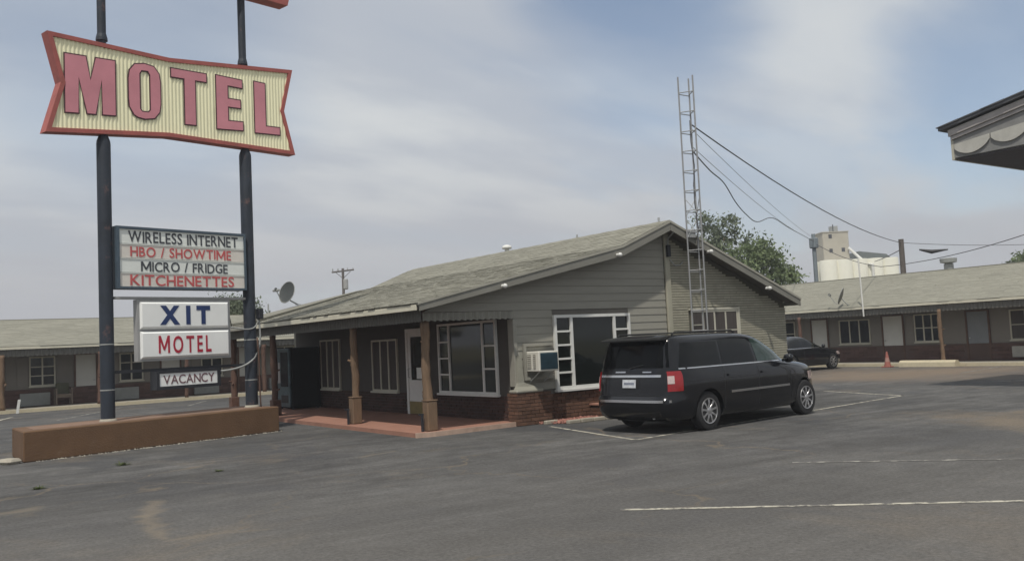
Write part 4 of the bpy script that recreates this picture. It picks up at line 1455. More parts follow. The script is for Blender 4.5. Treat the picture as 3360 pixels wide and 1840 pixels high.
# ---------------------------------------------------------------- minivan and sedan
M_CARB = mat('car_paint_black', (0.005, 0.0055, 0.0075), 0.16, 0.1, 2, coat=0.35, spec=0.3)
M_CARG = mat('car_glass_dark', (0.003, 0.004, 0.0045), 0.04, 0.1, 1, spec=0.25)
M_CARGF = mat('car_glass_front', (0.035, 0.055, 0.05), 0.05, 0.35, 1.4, spec=0.35)
M_CHROME = mat('chrome', (0.62, 0.62, 0.63), 0.18, 0.03, 4, metal=1.0)
M_ALLOY = mat('alloy_wheel', (0.50, 0.50, 0.51), 0.28, 0.05, 6, metal=0.85)
M_TYRE = mat('tyre_rubber', (0.018, 0.018, 0.019), 0.85, 0.15, 10)
M_TAILR = mat('tail_lamp_red', (0.27, 0.008, 0.011), 0.12, 0.2, 9, coat=0.6)
M_TAILW = mat('tail_lamp_clear', (0.50, 0.40, 0.38), 0.12, 0.2, 20, coat=0.6)
M_PLATE = mat('licence_plate', (0.55, 0.57, 0.60), 0.4, 0.25, 12)
M_TRIMB = mat('car_trim_black', (0.012, 0.012, 0.013), 0.6)


class CarBody:
    """stacked plan outlines: rows of (z, x_rear, x_front, half width, rear squareness, front squareness)"""

    def __init__(self, rows):
        self.rows = np.array(rows, float)

    def at(self, z):
        r_ = self.rows
        return [np.interp(z, r_[:, 0], r_[:, k]) for k in range(1, 6)]

    def pt(self, ang, z, off=0.0):
        xr, xf, w, nr_, nf = self.at(z)
        cx_, hx = (xr + xf) / 2, (xf - xr) / 2
        c, s = math.cos(ang), math.sin(ang)
        n = nf if c > 0 else nr_
        # aim the ray in a space where the body is a square
        k = 1.0 / (abs(c) ** n + abs(s) ** n) ** (1.0 / n)
        return Vector((cx_ + (hx + off) * c * k, (w + off) * s * k, z))

    def side(self, x, z, sgn, off=0.0):
        xr, xf, w, nr_, nf = self.at(z)
        cx_, hx = (xr + xf) / 2, (xf - xr) / 2
        u = max(-1, min(1, (x - cx_) / hx))
        n = nf if u > 0 else nr_
        return Vector((x, sgn * (w * (1 - abs(u) ** n) ** (1.0 / n) + off), z))

    def end(self, y, z, front, off=0.0):
        xr, xf, w, nr_, nf = self.at(z)
        cx_, hx = (xr + xf) / 2, (xf - xr) / 2
        n = nf if front else nr_
        u = max(-1, min(1, y / w))
        k = (1 - abs(u) ** n) ** (1.0 / n)
        return Vector((cx_ + (hx * k + off) * (1 if front else -1), y, z))

    def mesh(self, N_=112):
        zs = []
        r_ = self.rows[:, 0]
        for a, b in zip(r_[:-1], r_[1:]):
            k = max(1, int((b - a) / 0.05))
            zs += [a + (b - a) * i / k for i in range(k)]
        zs.append(r_[-1])
        mb = MB()
        mb.loft([[self.pt(2 * math.pi * j / N_, z) for j in range(N_)] for z in zs])
        return mb


def patch(fn, nu, nv):
    """closed thin shell: fn(u, v, off) gives the point on the body"""
    mb = MB()
    for s, off in ((0, 1.0), (1, -1.0)):
        i = len(mb.v)
        for a in range(nu + 1):
            for b in range(nv + 1):
                mb.v.append(tuple(fn(a / nu, b / nv, off)))
        for a in range(nu):
            for b in range(nv):
                q = (i + a * (nv + 1) + b, i + (a + 1) * (nv + 1) + b, i + (a + 1) * (nv + 1) + b + 1, i + a * (nv + 1) + b + 1)
                mb.f.append(q)
    n = (nu + 1) * (nv + 1)
    rim = [a * (nv + 1) for a in range(nu + 1)] + [nu * (nv + 1) + b for b in range(1, nv + 1)] + [a * (nv + 1) + nv for a in range(nu - 1, -1, -1)] + [b for b in range(nv - 1, 0, -1)]
    for k in range(len(rim)):
        a, b = rim[k], rim[(k + 1) % len(rim)]
        mb.f.append((a, b, b + n, a + n))
    return mb


def wheel(parent, x, y, r, sgn, spokes, w=0.225):
    wh = MB()
    rr = r * 0.655
    wh.lathe([(rr, -w / 2 + 0.01), (r * 0.80, -w / 2), (r * 0.95, -w / 2 + 0.012), (r, -w / 2 + 0.045), (r, w / 2 - 0.045), (r * 0.95, w / 2 - 0.012), (r * 0.80, w / 2), (rr, w / 2 - 0.01)], (x, y, r), axis='y', n=36)
    t = wh.build('wheel', M_TYRE, parent, smooth=R(35))
    yo = y + sgn * (w / 2 - 0.012)
    MB().lathe([(rr * 1.02, sgn * 0.0), (rr * 1.0, sgn * 0.014), (rr * 0.93, sgn * 0.012), (rr * 0.90, -sgn * 0.02), (rr * 0.9, -sgn * 0.06)], (x, yo, r), axis='y', n=36).build('rim', M_ALLOY, t, smooth=R(35))
    MB().lathe([(rr * 0.9, -sgn * 0.07), (rr * 0.02, -sgn * 0.07)], (x, yo, r), axis='y', n=24).build('brake_disc', M_TRIMB, t)
    for k in range(spokes):
        a = 2 * math.pi * k / spokes + 0.2
        sp = MB()
        ca, sa = math.cos(a), math.sin(a)

        def q(rad, tang, yy):
            return (x + ca * rad - sa * tang, yo + sgn * yy, r + sa * rad + ca * tang)
        sp.loft([[q(0.05, -0.03, -0.012), q(0.05, 0.03, -0.012), q(0.05, 0.022, 0.004), q(0.05, -0.022, 0.004)],
                 [q(rr * 0.6, -0.020, -0.02), q(rr * 0.6, 0.020, -0.02), q(rr * 0.6, 0.013, 0.010), q(rr * 0.6, -0.013, 0.010)],
                 [q(rr * 0.93, -0.030, -0.02), q(rr * 0.93, 0.030, -0.02), q(rr * 0.93, 0.022, 0.006), q(rr * 0.93, -0.022, 0.006)]])
        sp.build('spoke', M_ALLOY, t)
    MB().lathe([(0.055, -sgn * 0.02), (0.055, sgn * 0.008), (0.03, sgn * 0.014), (0.005, sgn * 0.014)], (x, yo, r), axis='y', n=16).build('hub_cap', M_ALLOY, t, smooth=R(40))
    return t


def car(name, label, cat, loc, rot, rows, wb, r, track, z_arch):
    o = thing(name, label, cat, loc, rot, local=True)
    cb = CarBody(rows)
    body = cb.mesh().build('body', M_CARB, o, smooth=R(32))
    cut = MB()
    for x in (0, wb):
        for s in (-1, 1):
            cut.lathe([(r * 1.17, s * (track / 2 - 0.20)), (r * 1.17, s * 1.4)], (x, 0, r * 0.99), axis='y', n=40)
    co_ = cut.build('cutter', M_TRIMB)
    md = body.modifiers.new('arches', 'BOOLEAN')
    md.operation = 'DIFFERENCE'
    md.solver = 'EXACT'
    md.object = co_
    co_.location = loc
    co_.rotation_euler = (0, 0, rot)
    bpy.context.view_layer.update()
    dg = bpy.context.evaluated_depsgraph_get()
    nm_ = bpy.data.meshes.new_from_object(body.evaluated_get(dg))
    body.modifiers.clear()
    body.data = nm_
    nm_.shade_smooth()
    nm_.set_sharp_from_angle(angle=R(32))
    bpy.data.objects.remove(co_)
    return o, cb


VAN = [(0.24, -0.96, 3.90, 0.90, 7, 4.5), (0.30, -1.05, 3.98, 0.945, 7, 4.2), (0.40, -1.09, 4.03, 0.97, 7, 4.0), (0.50, -1.105, 4.06, 0.98, 7, 3.8), (0.60, -1.10, 4.07, 0.985, 7, 3.6),
       (0.66, -1.04, 4.07, 0.988, 7, 3.5), (0.75, -1.03, 4.06, 0.992, 7, 3.5), (0.88, -1.02, 4.03, 0.99, 7, 3.5), (0.95, -1.01, 3.96, 0.982, 7, 3.5), (1.00, -1.00, 3.84, 0.975, 7, 3.5),
       (1.05, -0.99, 3.58, 0.965, 7, 3.5), (1.09, -0.98, 3.22, 0.955, 7, 3.6), (1.13, -0.97, 2.94, 0.945, 7, 3.8), (1.18, -0.955, 2.80, 0.93, 7, 4.2), (1.30, -0.925, 2.58, 0.912, 7, 4.8), (1.40, -0.895, 2.38, 0.89, 7, 5),
       (1.50, -0.865, 2.16, 0.868, 7, 5.5), (1.58, -0.84, 1.97, 0.845, 7, 5.5), (1.63, -0.82, 1.83, 0.825, 7, 5.5), (1.67, -0.82, 1.68, 0.79, 6, 5), (1.70, -0.80, 1.44, 0.735, 5, 4.5), (1.72, -0.72, 1.14, 0.63, 4, 4), (1.735, -0.5, 0.7, 0.44, 3, 3), (1.74, -0.2, 0.1, 0.15, 2, 2)]
VLOC, VROT = (3.30, -3.12, 0), math.atan2(0.31, 3.19)
van, vb = car('minivan', 'black minivan parked beside the office, seen from its rear corner', 'minivan', VLOC, VROT, VAN, 3.18, 0.345, 1.66, 0)
for x in (0, 3.18):
    for s in (-1, 1):
        wheel(van, x, s * 0.845, 0.345, s, 9)


def side_glass(car_, cb, xb0, xb1, xt0, xt1, z0, z1, s, m_, name='side_window', parent=None, off=0.005):
    def fn(u, v, o_):
        z_ = z0 + (z1 - z0) * v
        xa, xb = xb0 + (xt0 - xb0) * v, xb1 + (xt1 - xb1) * v
        return cb.side(xa + (xb - xa) * u, z_, s, off * o_)
    return patch(fn, 10, 8).build(name, m_, parent or car_, smooth=R(40))


for s in (-1, 1):
    side_glass(van, vb, -0.70, 0.42, -0.56, 0.42, 1.15, 1.575, s, M_CARG)
    side_glass(van, vb, 0.48, 1.48, 0.48, 1.40, 1.15, 1.585, s, M_CARG)
    side_glass(van, vb, 1.57, 2.62, 1.48, 1.84, 1.15, 1.575, s, M_CARGF)
    side_glass(van, vb, -0.72, 2.66, -0.72, 2.66, 1.118, 1.138, s, M_CHROME, 'belt_trim', off=0.009)
    side_glass(van, vb, 0.62, 2.55, 0.62, 2.55, 0.625, 0.665, s, M_CHROME, 'door_moulding', off=0.016)
    for (xa, za, zb) in ((0.45, 0.36, 1.08), (1.52, 0.36, 1.08), (2.62, 0.40, 1.05)):
        side_glass(van, vb, xa, xa + 0.009, xa, xa + 0.009, za, zb, s, M_TRIMB, 'door_seam', off=0.0025)
    side_glass(van, vb, -0.80, 1.38, -0.80, 1.38, 0.895, 0.903, s, M_TRIMB, 'slide_rail', off=0.004)
    for xa in (0.56, 1.62):
        side_glass(van, vb, xa, xa + 0.19, xa, xa + 0.19, 0.93, 0.965, s, M_CARB, 'door_handle', off=0.03)
    # tail lamp wraps the corner
    q4 = math.pi / 4
    a0, a1 = (math.pi + q4 - 0.088, math.pi + q4 + 0.046) if s < 0 else (math.pi - q4 - 0.046, math.pi - q4 + 0.088)

    def tl(u, v, o_, a0=a0, a1=a1):
        return vb.pt(a0 + (a1 - a0) * u, 0.745 + 0.345 * v, 0.014 * o_)
    # angles are measured in the squared space, 45 degrees is the corner
    lamp = patch(tl, 12, 8).build('tail_lamp', M_TAILR, van, smooth=R(40))
    b0, b1 = (math.pi + q4 - 0.086, math.pi + q4 - 0.022) if s < 0 else (math.pi - q4 + 0.022, math.pi - q4 + 0.086)

    def tw_(u, v, o_, b0=b0, b1=b1):
        return vb.pt(b0 + (b1 - b0) * u, 0.875 + 0.135 * v, 0.019 * o_)
    patch(tw_, 8, 6).build('reversing_lens', M_TAILW, lamp, smooth=R(40))
    # head lamp and mirror
    c0, c1 = (-0.86, -0.62) if s < 0 else (0.62, 0.86)

    def hl(u, v, o_, c0=c0, c1=c1):
        return vb.pt(c0 + (c1 - c0) * u, 0.70 + 0.16 * v, 0.012 * o_)
    patch(hl, 10, 5).build('head_lamp', M_TAILW, van, smooth=R(40))
    mr = MB()
    mr.lathe([(0.02, -0.10), (0.075, -0.09), (0.10, -0.03), (0.10, 0.03), (0.08, 0.07), (0.02, 0.08)], (2.42, s * 1.07, 1.14), axis='y', n=14)
    mr.v = [(2.42 + (x - 2.42) * 0.75, y, 1.16 + (z_ - 1.14) * 0.85) for x, y, z_ in mr.v]
    mo = mr.build('mirror', M_CARB, van, smooth=True)
    MB().tube([(2.44, s * 0.93, 1.12), (2.43, s * 1.0, 1.14)], 0.03, 8).build('mirror_arm', M_CARB, mo)
    MB().tube([(-0.55, s * 0.64, 1.72), (-0.5, s * 0.65, 1.755), (1.2, s * 0.65, 1.75), (1.30, s * 0.64, 1.705)], 0.016, 8).build('roof_rail', M_TRIMB, van)


def rear_patch(y0, y1, z0, z1, m_, name, off=0.006, parent=None, taper=0.0):
    def fn(u, v, o_):
        z_ = z0 + (z1 - z0) * v
        k = 1 - taper * v
        return vb.end((y0 + (y1 - y0) * u) * k, z_, False, off * o_)
    return patch(fn, 14, 6).build(name, m_, parent or van, smooth=R(40))


rear_patch(-0.80, 0.80, 1.155, 1.60, mat('car_glass_rear', (0.003, 0.0035, 0.004), 0.08, 0.1, 1, spec=0.12), 'rear_window', 0.006, taper=0.10)
rear_patch(-0.70, 0.70, 0.995, 1.035, M_CHROME, 'chrome_strip', 0.018)
rear_patch(-0.235, 0.165, 0.79, 0.965, M_TRIMB, 'plate_recess', 0.004)
pl_ = rear_patch(-0.155, 0.155, 0.81, 0.955, M_PLATE, 'licence_plate', 0.010)
rear_patch(-0.12, 0.12, 0.865, 0.905, mat('plate_print', (0.20, 0.22, 0.27), 0.5, 0.4, 40), 'plate_lettering', 0.0125, pl_)
rear_patch(-0.86, 0.86, 0.555, 0.60, M_CHROME, 'bumper_strip', 0.010)
rear_patch(-0.80, 0.80, 0.668, 0.676, M_TRIMB, 'tailgate_seam', 0.003)
rear_patch(0.10, 0.34, 1.075, 1.10, M_CHROME, 'badge', 0.010)
rear_patch(-0.50, -0.30, 1.075, 1.095, M_CHROME, 'badge', 0.010)
sp_ = MB()
sp_.loft([[(-0.97, y, 1.63), (-0.66, y, 1.64), (-0.55, y, 1.712), (-0.82, y, 1.69), (-0.97, y, 1.655)] for y in (-0.70, -0.3, 0.3, 0.70)])
sp_.build('roof_spoiler', M_CARB, van, smooth=R(40))
MB().tube([(-0.985, 0.0, 1.15), (-0.95, -0.25, 1.20), (-0.93, -0.42, 1.22)], 0.011, 6).build('rear_wiper', M_TRIMB, van)
MB().tube([(-1.02, -0.52, 0.30), (-0.80, -0.52, 0.32)], 0.035, 10).build('exhaust', M_GALV, van)


def ws(u, v, o_):
    z_ = 1.15 + 0.44 * v
    return vb.end((-0.80 + 1.6 * u) * (1 - 0.10 * v), z_, True, 0.006 * o_)


patch(ws, 14, 8).build('windscreen', M_CARGF, van, smooth=R(40))
box('underbody', M_TRIMB, van, -0.7, 3.6, -0.62, 0.62, 0.19, 0.235)

SED = [(0.20, -0.92, 3.62, 0.80, 6, 4), (0.30, -1.0, 3.74, 0.87, 6, 4), (0.45, -1.04, 3.80, 0.905, 6, 3.8), (0.60, -1.03, 3.80, 0.91, 6, 3.6), (0.70, -1.01, 3.74, 0.908, 6, 3.5), (0.78, -1.0, 3.55, 0.90, 6, 3.4),
       (0.84, -0.98, 3.2, 0.89, 6, 3.4), (0.89, -0.95, 2.75, 0.875, 6, 3.6), (0.93, -0.88, 2.45, 0.86, 6, 4), (0.97, -0.60, 2.25, 0.84, 6, 4.5), (1.02, -0.42, 2.10, 0.82, 6, 4.5), (1.12, -0.15, 1.86, 0.775, 6, 4.5),
       (1.22, 0.10, 1.62, 0.725, 6, 4.5), (1.31, 0.32, 1.38, 0.67, 5, 4), (1.37, 0.48, 1.16, 0.60, 4, 4), (1.40, 0.58, 0.98, 0.48, 4, 3.5), (1.415, 0.7, 0.85, 0.2, 3, 3)]
sed, sb_ = car('sedan', 'dark sedan parked nose-in at the right motel row behind the office corner', 'sedan', (20.75, 8.35, 0), R(2), SED, 2.75, 0.325, 1.52, 0)
for x in (0, 2.75):
    for s in (-1, 1):
        wheel(sed, x, s * 0.775, 0.325, s, 7, 0.21)
for s in (-1, 1):
    side_glass(sed, sb_, -0.35, 0.72, 0.32, 0.72, 0.95, 1.30, s, M_CARG)
    side_glass(sed, sb_, 0.79, 2.05, 0.79, 1.35, 0.95, 1.31, s, M_CARG)
    side_glass(sed, sb_, -0.4, 2.1, -0.4, 2.1, 0.925, 0.94, s, M_CHROME, 'belt_trim', off=0.007)
    side_glass(sed, sb_, 0.75, 0.76, 0.75, 0.76, 0.3, 0.92, s, M_TRIMB, 'door_seam', off=0.003)
    MB().lathe([(0.02, -0.08), (0.07, -0.05), (0.075, 0.03), (0.02, 0.07)], (1.95, s * 0.97, 0.98), axis='y', n=12).build('mirror', M_CARB, sed, smooth=True)

    def th(u, v, o_, s=s):
        c0, c1 = (-0.9, -0.6) if s < 0 else (0.6, 0.9)
        return sb_.pt(c0 + (c1 - c0) * u, 0.60 + 0.12 * v, 0.010 * o_)
    patch(th, 8, 4).build('head_lamp', M_TAILW, sed, smooth=R(40))

    def tt(u, v, o_, s=s):
        c0, c1 = (math.pi + 0.6, math.pi + 0.9) if s < 0 else (math.pi - 0.9, math.pi - 0.6)
        return sb_.pt(c0 + (c1 - c0) * u, 0.66 + 0.14 * v, 0.010 * o_)
    patch(tt, 8, 4).build('tail_lamp', M_TAILR, sed, smooth=R(40))
for front in (True, False):
    def wsn(u, v, o_, front=front):
        z_ = 0.96 + 0.36 * v
        return sb_.end((-0.72 + 1.44 * u) * (1 - 0.18 * v), z_, front, 0.006 * o_)
    patch(wsn, 12, 8).build('windscreen' if front else 'rear_window', M_CARG, sed, smooth=R(40))

# ---------------------------------------------------------------- motel rows
M_ROWB = mat('row_brick', (0.10, 0.055, 0.045), 0.9, 0.15, 5, tone=True)
M_ROWM = mat('row_mortar', (0.10, 0.065, 0.055), 0.95)
M_BLUED = mat('grey_blue_door', (0.20, 0.215, 0.23), 0.6, 0.08, 2)


def door_unit(parent, axis, plane, u0, u1, z1, m_, stain=True, label=None):
    mb = MB()
    abox(mb, axis, u0, u1, plane - 0.03, plane - 0.002, 0.14, z1)
    d = mb.build('door', m_, parent, label=label)
    f = MB()
    abox(f, axis, u0 - 0.07, u0 - 0.002, plane - 0.06, plane - 0.001, 0.13, z1 + 0.06)
    abox(f, axis, u1 + 0.002, u1 + 0.07, plane - 0.06, plane - 0.001, 0.13, z1 + 0.06)
    abox(f, axis, u0 - 0.002, u1 + 0.002, plane - 0.06, plane - 0.001, z1 + 0.002, z1 + 0.06)
    f.build('door_frame', M_DKLOG, parent)
    if stain:
        k = MB()
        abox(k, axis, u0 + 0.004, u1 - 0.004, plane - 0.036, plane - 0.031, 0.145, 0.42)
        k.build('kick_plate', mat('door_kick_tan', (0.21, 0.155, 0.07), 0.8, 0.3, 6), d)
    k = MB()
    abox(k, axis, u1 - 0.10, u1 - 0.05, plane - 0.075, plane - 0.031, 1.0, 1.05)
    k.build('handle', M_GALV, d)
    return d


def wall_ac(parent, axis, plane, u0, u1, z0, z1, m_):
    mb = MB()
    abox(mb, axis, u0, u1, plane - 0.16, plane - 0.002, z0, z1)
    o = mb.build('heater_unit', m_, parent)
    for k in range(4):
        l_ = MB()
        zz = z0 + 0.06 + (z1 - z0 - 0.1) * k / 4
        abox(l_, axis, u0 + 0.04, u1 - 0.04, plane - 0.168, plane - 0.161, zz, zz + 0.03)
        l_.build('louvre', m_, o)
    return o


def motel_row(name, label, axis, u0, u1, eave, wall, ridge, z_eave, z_ridge, kerb, loc, seed):
    o = thing(name, label, 'building', loc)
    back = 2 * ridge - eave
    mb = MB()
    abox(mb, axis, u0 + 0.4, u1 - 0.4, wall, wall + 0.18, 0, z_eave + 0.15)
    wl = mb.build('front_wall', M_BEIGE, o)
    mb = MB()
    abox(mb, axis, u0 + 0.4, u1 - 0.4, back - 0.7, back - 0.5, 0, z_eave + 0.1)
    mb.build('back_wall', M_BEIGE, o)
    for (ua, ub) in ((u0 + 0.38, u0 + 0.58), (u1 - 0.58, u1 - 0.38)):
        prof_ = [(wall + 0.19, 0), (back - 0.71, 0), (back - 0.71, z_eave + 0.12), (ridge, z_ridge - 0.12), (wall + 0.19, z_eave + 0.5)]
        MB().prism(prof_, ua, ub, 'x' if axis == 'y' else 'y').build('end_wall', M_BEIGE, o)
    # lower brick
    mb = MB()
    abox(mb, axis, u0 + 0.4, u1 - 0.4, wall - 0.045, wall - 0.001, 0.12, 0.80)
    lower = mb.build('brick_base', M_ROWM, o)
    # roof
    v = Vector(PT(axis, 0, ridge - eave, z_ridge - z_eave))
    rfp = [(eave - 0.02, z_eave - 0.005), (ridge, z_ridge), (back, z_eave), (back, z_eave - 0.06), (ridge, z_ridge - 0.07), (eave - 0.02, z_eave - 0.06)]
    rf_ = MB().prism(rfp, u0, u1, 'x' if axis == 'y' else 'y').build('roof', M_SHINB, o)
    shingles('shingles', rf_, PT(axis, u0, eave - 0.05, z_eave + 0.0), PT(axis, 1, 0, 0), v, u1 - u0, v.length + 0.04, expo=0.16, tab=0.45, seed=seed, amp=0.10, lift=0.007)
    mb = MB()
    abox(mb, axis, u0, u1, ridge - 0.12, ridge + 0.12, z_ridge - 0.03, z_ridge + 0.022)
    mb.build('ridge_cap', M_SHIN, rf_, tones=[0.95] * 6)
    mb = MB()
    abox(mb, axis, u0, u1, eave - 0.055, eave - 0.022, z_eave - 0.11, z_eave - 0.012)
    mb.build('fascia', MATS['fascia_cream'], rf_)
    mb = MB()
    corr(mb, axis, eave + 0.04, u0 + 0.1, u1 - 0.1, z_eave - 0.38, z_eave - 0.09, 0.16, 0.012, 4)
    mb.build('valance', M_VAL, o, smooth=True, fix=False)
    mb = MB()
    abox(mb, axis, u0 + 0.2, u1 - 0.2, eave + 0.06, wall - 0.05, z_eave - 0.115, z_eave - 0.10)
    mb.build('walkway_ceiling', M_SOFF, rf_)
    mb = MB()
    abox(mb, axis, u0 + 0.2, u1 - 0.2, eave + 0.06, eave + 0.18, z_eave - 0.32, z_eave - 0.118)
    mb.build('porch_beam', M_DKLOG, o)
    # raised walk with a pale kerb
    mb = MB()
    abox(mb, axis, u0 - 1, u1 + 1, kerb, wall + 0.05, 0.0, 0.115)
    wk = struct(mb.build('walkway', M_CONC), 'concrete walk in front of the ' + name.replace('_', ' '))
    mb = MB()
    abox(mb, axis, u0 - 1, u1 + 1, kerb - 0.07, kerb - 0.002, 0.0, 0.122)
    mb.build('kerb_edge', M_KERBY, wk)
    return o, wl, lower


# back row, behind the sign
lrow, lwl, llow = motel_row('back_motel_row', 'low grey motel wing with shingle roof behind the sign', 'y', -11.0, 21.0, 22.8, 24.5, 28.0, 2.45, 3.66, 22.6, (4, 24.5, 0), 31)
for k in range(-1, 4):
    d = 3.30 * k
    wu0, wu1 = -3.78 + d, -2.86 + d
    window(lrow, 'y', 24.5, wu0, wu1, 0.90, 2.05, [(1, 3), (1, 3)], 0.05, frame=M_TRIM, pane=M_GLSB, proud=0.05)
    box('shutter', M_BEIGE, lrow, wu0 - 0.42, wu0 - 0.04, 24.46, 24.498, 0.92, 2.02)
    box('shutter', M_BEIGE, lrow, wu1 + 0.04, wu1 + 0.10, 24.46, 24.498, 0.92, 2.02)
    door_unit(lrow, 'y', 24.5, -2.12 + d, -1.38 + d, 2.06, M_DOORW)
    wall_ac(lrow, 'y', 24.455, -4.12 + d, -3.08 + d, 0.16, 0.64, mat('heater_grey', (0.24, 0.25, 0.24), 0.6))
    log_post(lrow, -4.86 + d, 22.85, 0.115, 2.14, 0.085, M_LOGB if k == 0 else M_DKLOG, 40 + k)
for (u0, u1) in ((-10.5, 20.5),):
    bricks('bricks', llow, M_ROWB, -6.0, 8.0, 0.12, 0.80, 24.455, 'y', 0.014, 0.42, 0.075, 0.012, 51)

# right row
rrow, rwl, rlow = motel_row('right_motel_row', 'long motel wing with shingle roof across the lot on the right', 'x', -6.0, 21.5, 25.5, 27.0, 30.0, 2.52, 4.00, 25.2, (27, 6, 0), 32)
door_unit(rrow, 'x', 27.0, 6.52, 7.42, 2.06, M_DOORW, label='white room door with stained foot')
door_unit(rrow, 'x', 27.0, 10.25, 11.05, 2.06, M_DOORW)
door_unit(rrow, 'x', 27.0, 2.90, 3.72, 2.06, M_BLUED, stain=False, label='grey blue room door')
door_unit(rrow, 'x', 27.0, -1.3, -0.5, 2.06, M_DOORW)
window(rrow, 'x', 27.0, 8.05, 9.60, 0.92, 2.0, [(1, 1), (1, 1), (1, 1)], 0.05, frame=M_TRIM, pane=M_GLSB, proud=0.05)
window(rrow, 'x', 27.0, 4.80, 5.98, 0.92, 2.08, [(1, 2), (1, 2), (1, 2)], 0.05, frame=M_TRIM, pane=M_GLSB, proud=0.05)
window(rrow, 'x', 27.0, 0.9, 2.06, 0.90, 2.06, [(1, 2), (1, 2)], 0.05, frame=M_TRIM, pane=M_CURT, proud=0.05)
window(rrow, 'x', 27.0, 12.0, 13.2, 0.90, 2.06, [(1, 2), (1, 2)], 0.05, frame=M_TRIM, pane=M_GLSB, proud=0.05)
for (u0, u1) in ((5.99 + 0.02, 6.34), (9.62, 9.98)):
    mb = MB()
    mb.box(26.96, 26.998, u0, u1, 0.92, 2.04)
    mb.build('shutter', M_BEIGE, rrow)
wall_ac(rrow, 'x', 26.955, 1.05, 1.98, 0.25, 0.66, mat('heater_cream', (0.33, 0.32, 0.29), 0.6))
bricks('bricks', rlow, M_ROWB, -3.0, 12.0, 0.12, 0.80, 26.955, 'x', 0.014, 0.42, 0.075, 0.012, 52, keep=lambda a, b, c, d: not any(b > x0 - .07 and a < x1 + .07 for x0, x1 in ((6.52, 7.42), (10.25, 11.05), (2.9, 3.72), (-1.3, -0.5))))
for k, (u, mm_) in enumerate(((-2.6, M_LOG), (4.02, M_LOG), (10.6, M_DKLOG), (14.5, M_DKLOG))):
    log_post(rrow, 25.55, u, 0.115, 2.22, 0.075, mm_, 70 + k, lean=-0.05)
# turbine vent, pipes and the second dish on that roof
vt = MB()
q = far(3115, 862, 44.5)
MB().lathe([(0.20, -0.25), (0.20, 0.02), (0.16, 0.05)], (30.1, 6.0, 4.22), n=16).build('roof_vent', M_CONDUIT, rrow)
MB().lathe([(0.12, 0.0), (0.34, 0.05), (0.36, 0.22), (0.12, 0.26)], (30.1, 6.0, 4.27), n=16).build('vent_cap', M_CONDUIT, rrow)


def rr_z(a):
    return 2.52 + (a - 25.5) * (4.00 - 2.52) / 4.5


dish((25.55, 8.35, 3.02), (-0.42, 0.85, 0.35), 0.36, 'small satellite dish at the eave of the right motel wing', (25.75, 8.2, rr_z(25.75) + 0.02), mat('dish_olive', (0.16, 0.155, 0.13), 0.7))
mast = MB().tube([(25.44, 7.30, 2.10), (25.44, 7.36, 4.55)], 0.032, 10).build('vent_mast', M_WHITE)
tag(mast, 'thin white pipe mast rising in front of the right motel roof', 'pipe')

# things in front of the rows
bmp = MB()
bmp.loft([[(24.76, y, 0.0), (25.11, y, 0.0), (25.10, y, 0.17), (25.02, y, 0.25), (24.86, y, 0.25), (24.78, y, 0.17)] for y in (3.15, 3.2, 5.4, 5.45)])
bo = bmp.build('parking_bumper', M_KERBY, smooth=R(30))
tag(bo, 'pale yellow parking bumper lying before the right motel wing', 'parking bumper')
cn = thing('traffic_cone', 'faded red traffic cone at the kerb of the right wing', 'cone', (24.62, 5.85, 0))
M_CONE = mat('cone_faded_red', (0.30, 0.105, 0.08), 0.7, 0.15, 6)
MB().bbox(24.44, 24.80, 5.67, 6.03, 0, 0.045, c=0.015).build('base', M_CONE, cn)
MB().lathe([(0.135, 0.046), (0.10, 0.22)], (24.62, 5.85, 0), n=18).build('body', M_CONE, cn)
MB().lathe([(0.10, 0.221), (0.072, 0.38)], (24.62, 5.85, 0), n=18).build('band', mat('cone_band_dull', (0.34, 0.19, 0.16), 0.7), cn)
MB().lathe([(0.072, 0.381), (0.03, 0.62), (0.015, 0.63)], (24.62, 5.85, 0), n=18).build('tip', M_CONE, cn)

ch = thing('garden_chair', 'weathered brown armchair on the walk of the back wing', 'chair', (-2.66, 23.95, 0.115))
M_CHR = mat('chair_brown', (0.145, 0.115, 0.09), 0.8, 0.2, 5)
M_CHRB = mat('chair_cushion_green', (0.085, 0.085, 0.055), 0.85, 0.2, 5)
MB().bbox(-2.92, -2.40, 23.72, 24.22, 0.50, 0.56, c=0.015).build('seat', M_CHR, ch)
MB().bbox(-2.90, -2.42, 24.18, 24.25, 0.56, 0.98, c=0.02).build('backrest', M_CHRB, ch)
for x in (-2.96, -2.41):
    for y in (23.72, 24.2):
        box('leg', M_CHR, ch, x, x + 0.05, y, y + 0.05, 0.115, 0.74)
    box('armrest', M_CHR, ch, x - 0.01, x + 0.06, 23.70, 24.25, 0.742, 0.775)
box('front_rail', M_CHR, ch, -2.908, -2.412, 23.725, 23.755, 0.42, 0.498)

sk = MB()
sk.loft([[(-4.45 - 0.045, y, 0.0), (-4.45 + 0.045, y, 0.0), (-4.38 + 0.045, y + 0.0, 0.50), (-4.38 - 0.045, y, 0.50)] for y in (22.30, 22.34)])
tag(sk.build('white_board', M_WHITE), 'short white board leaning by the back wing kerb', 'board')

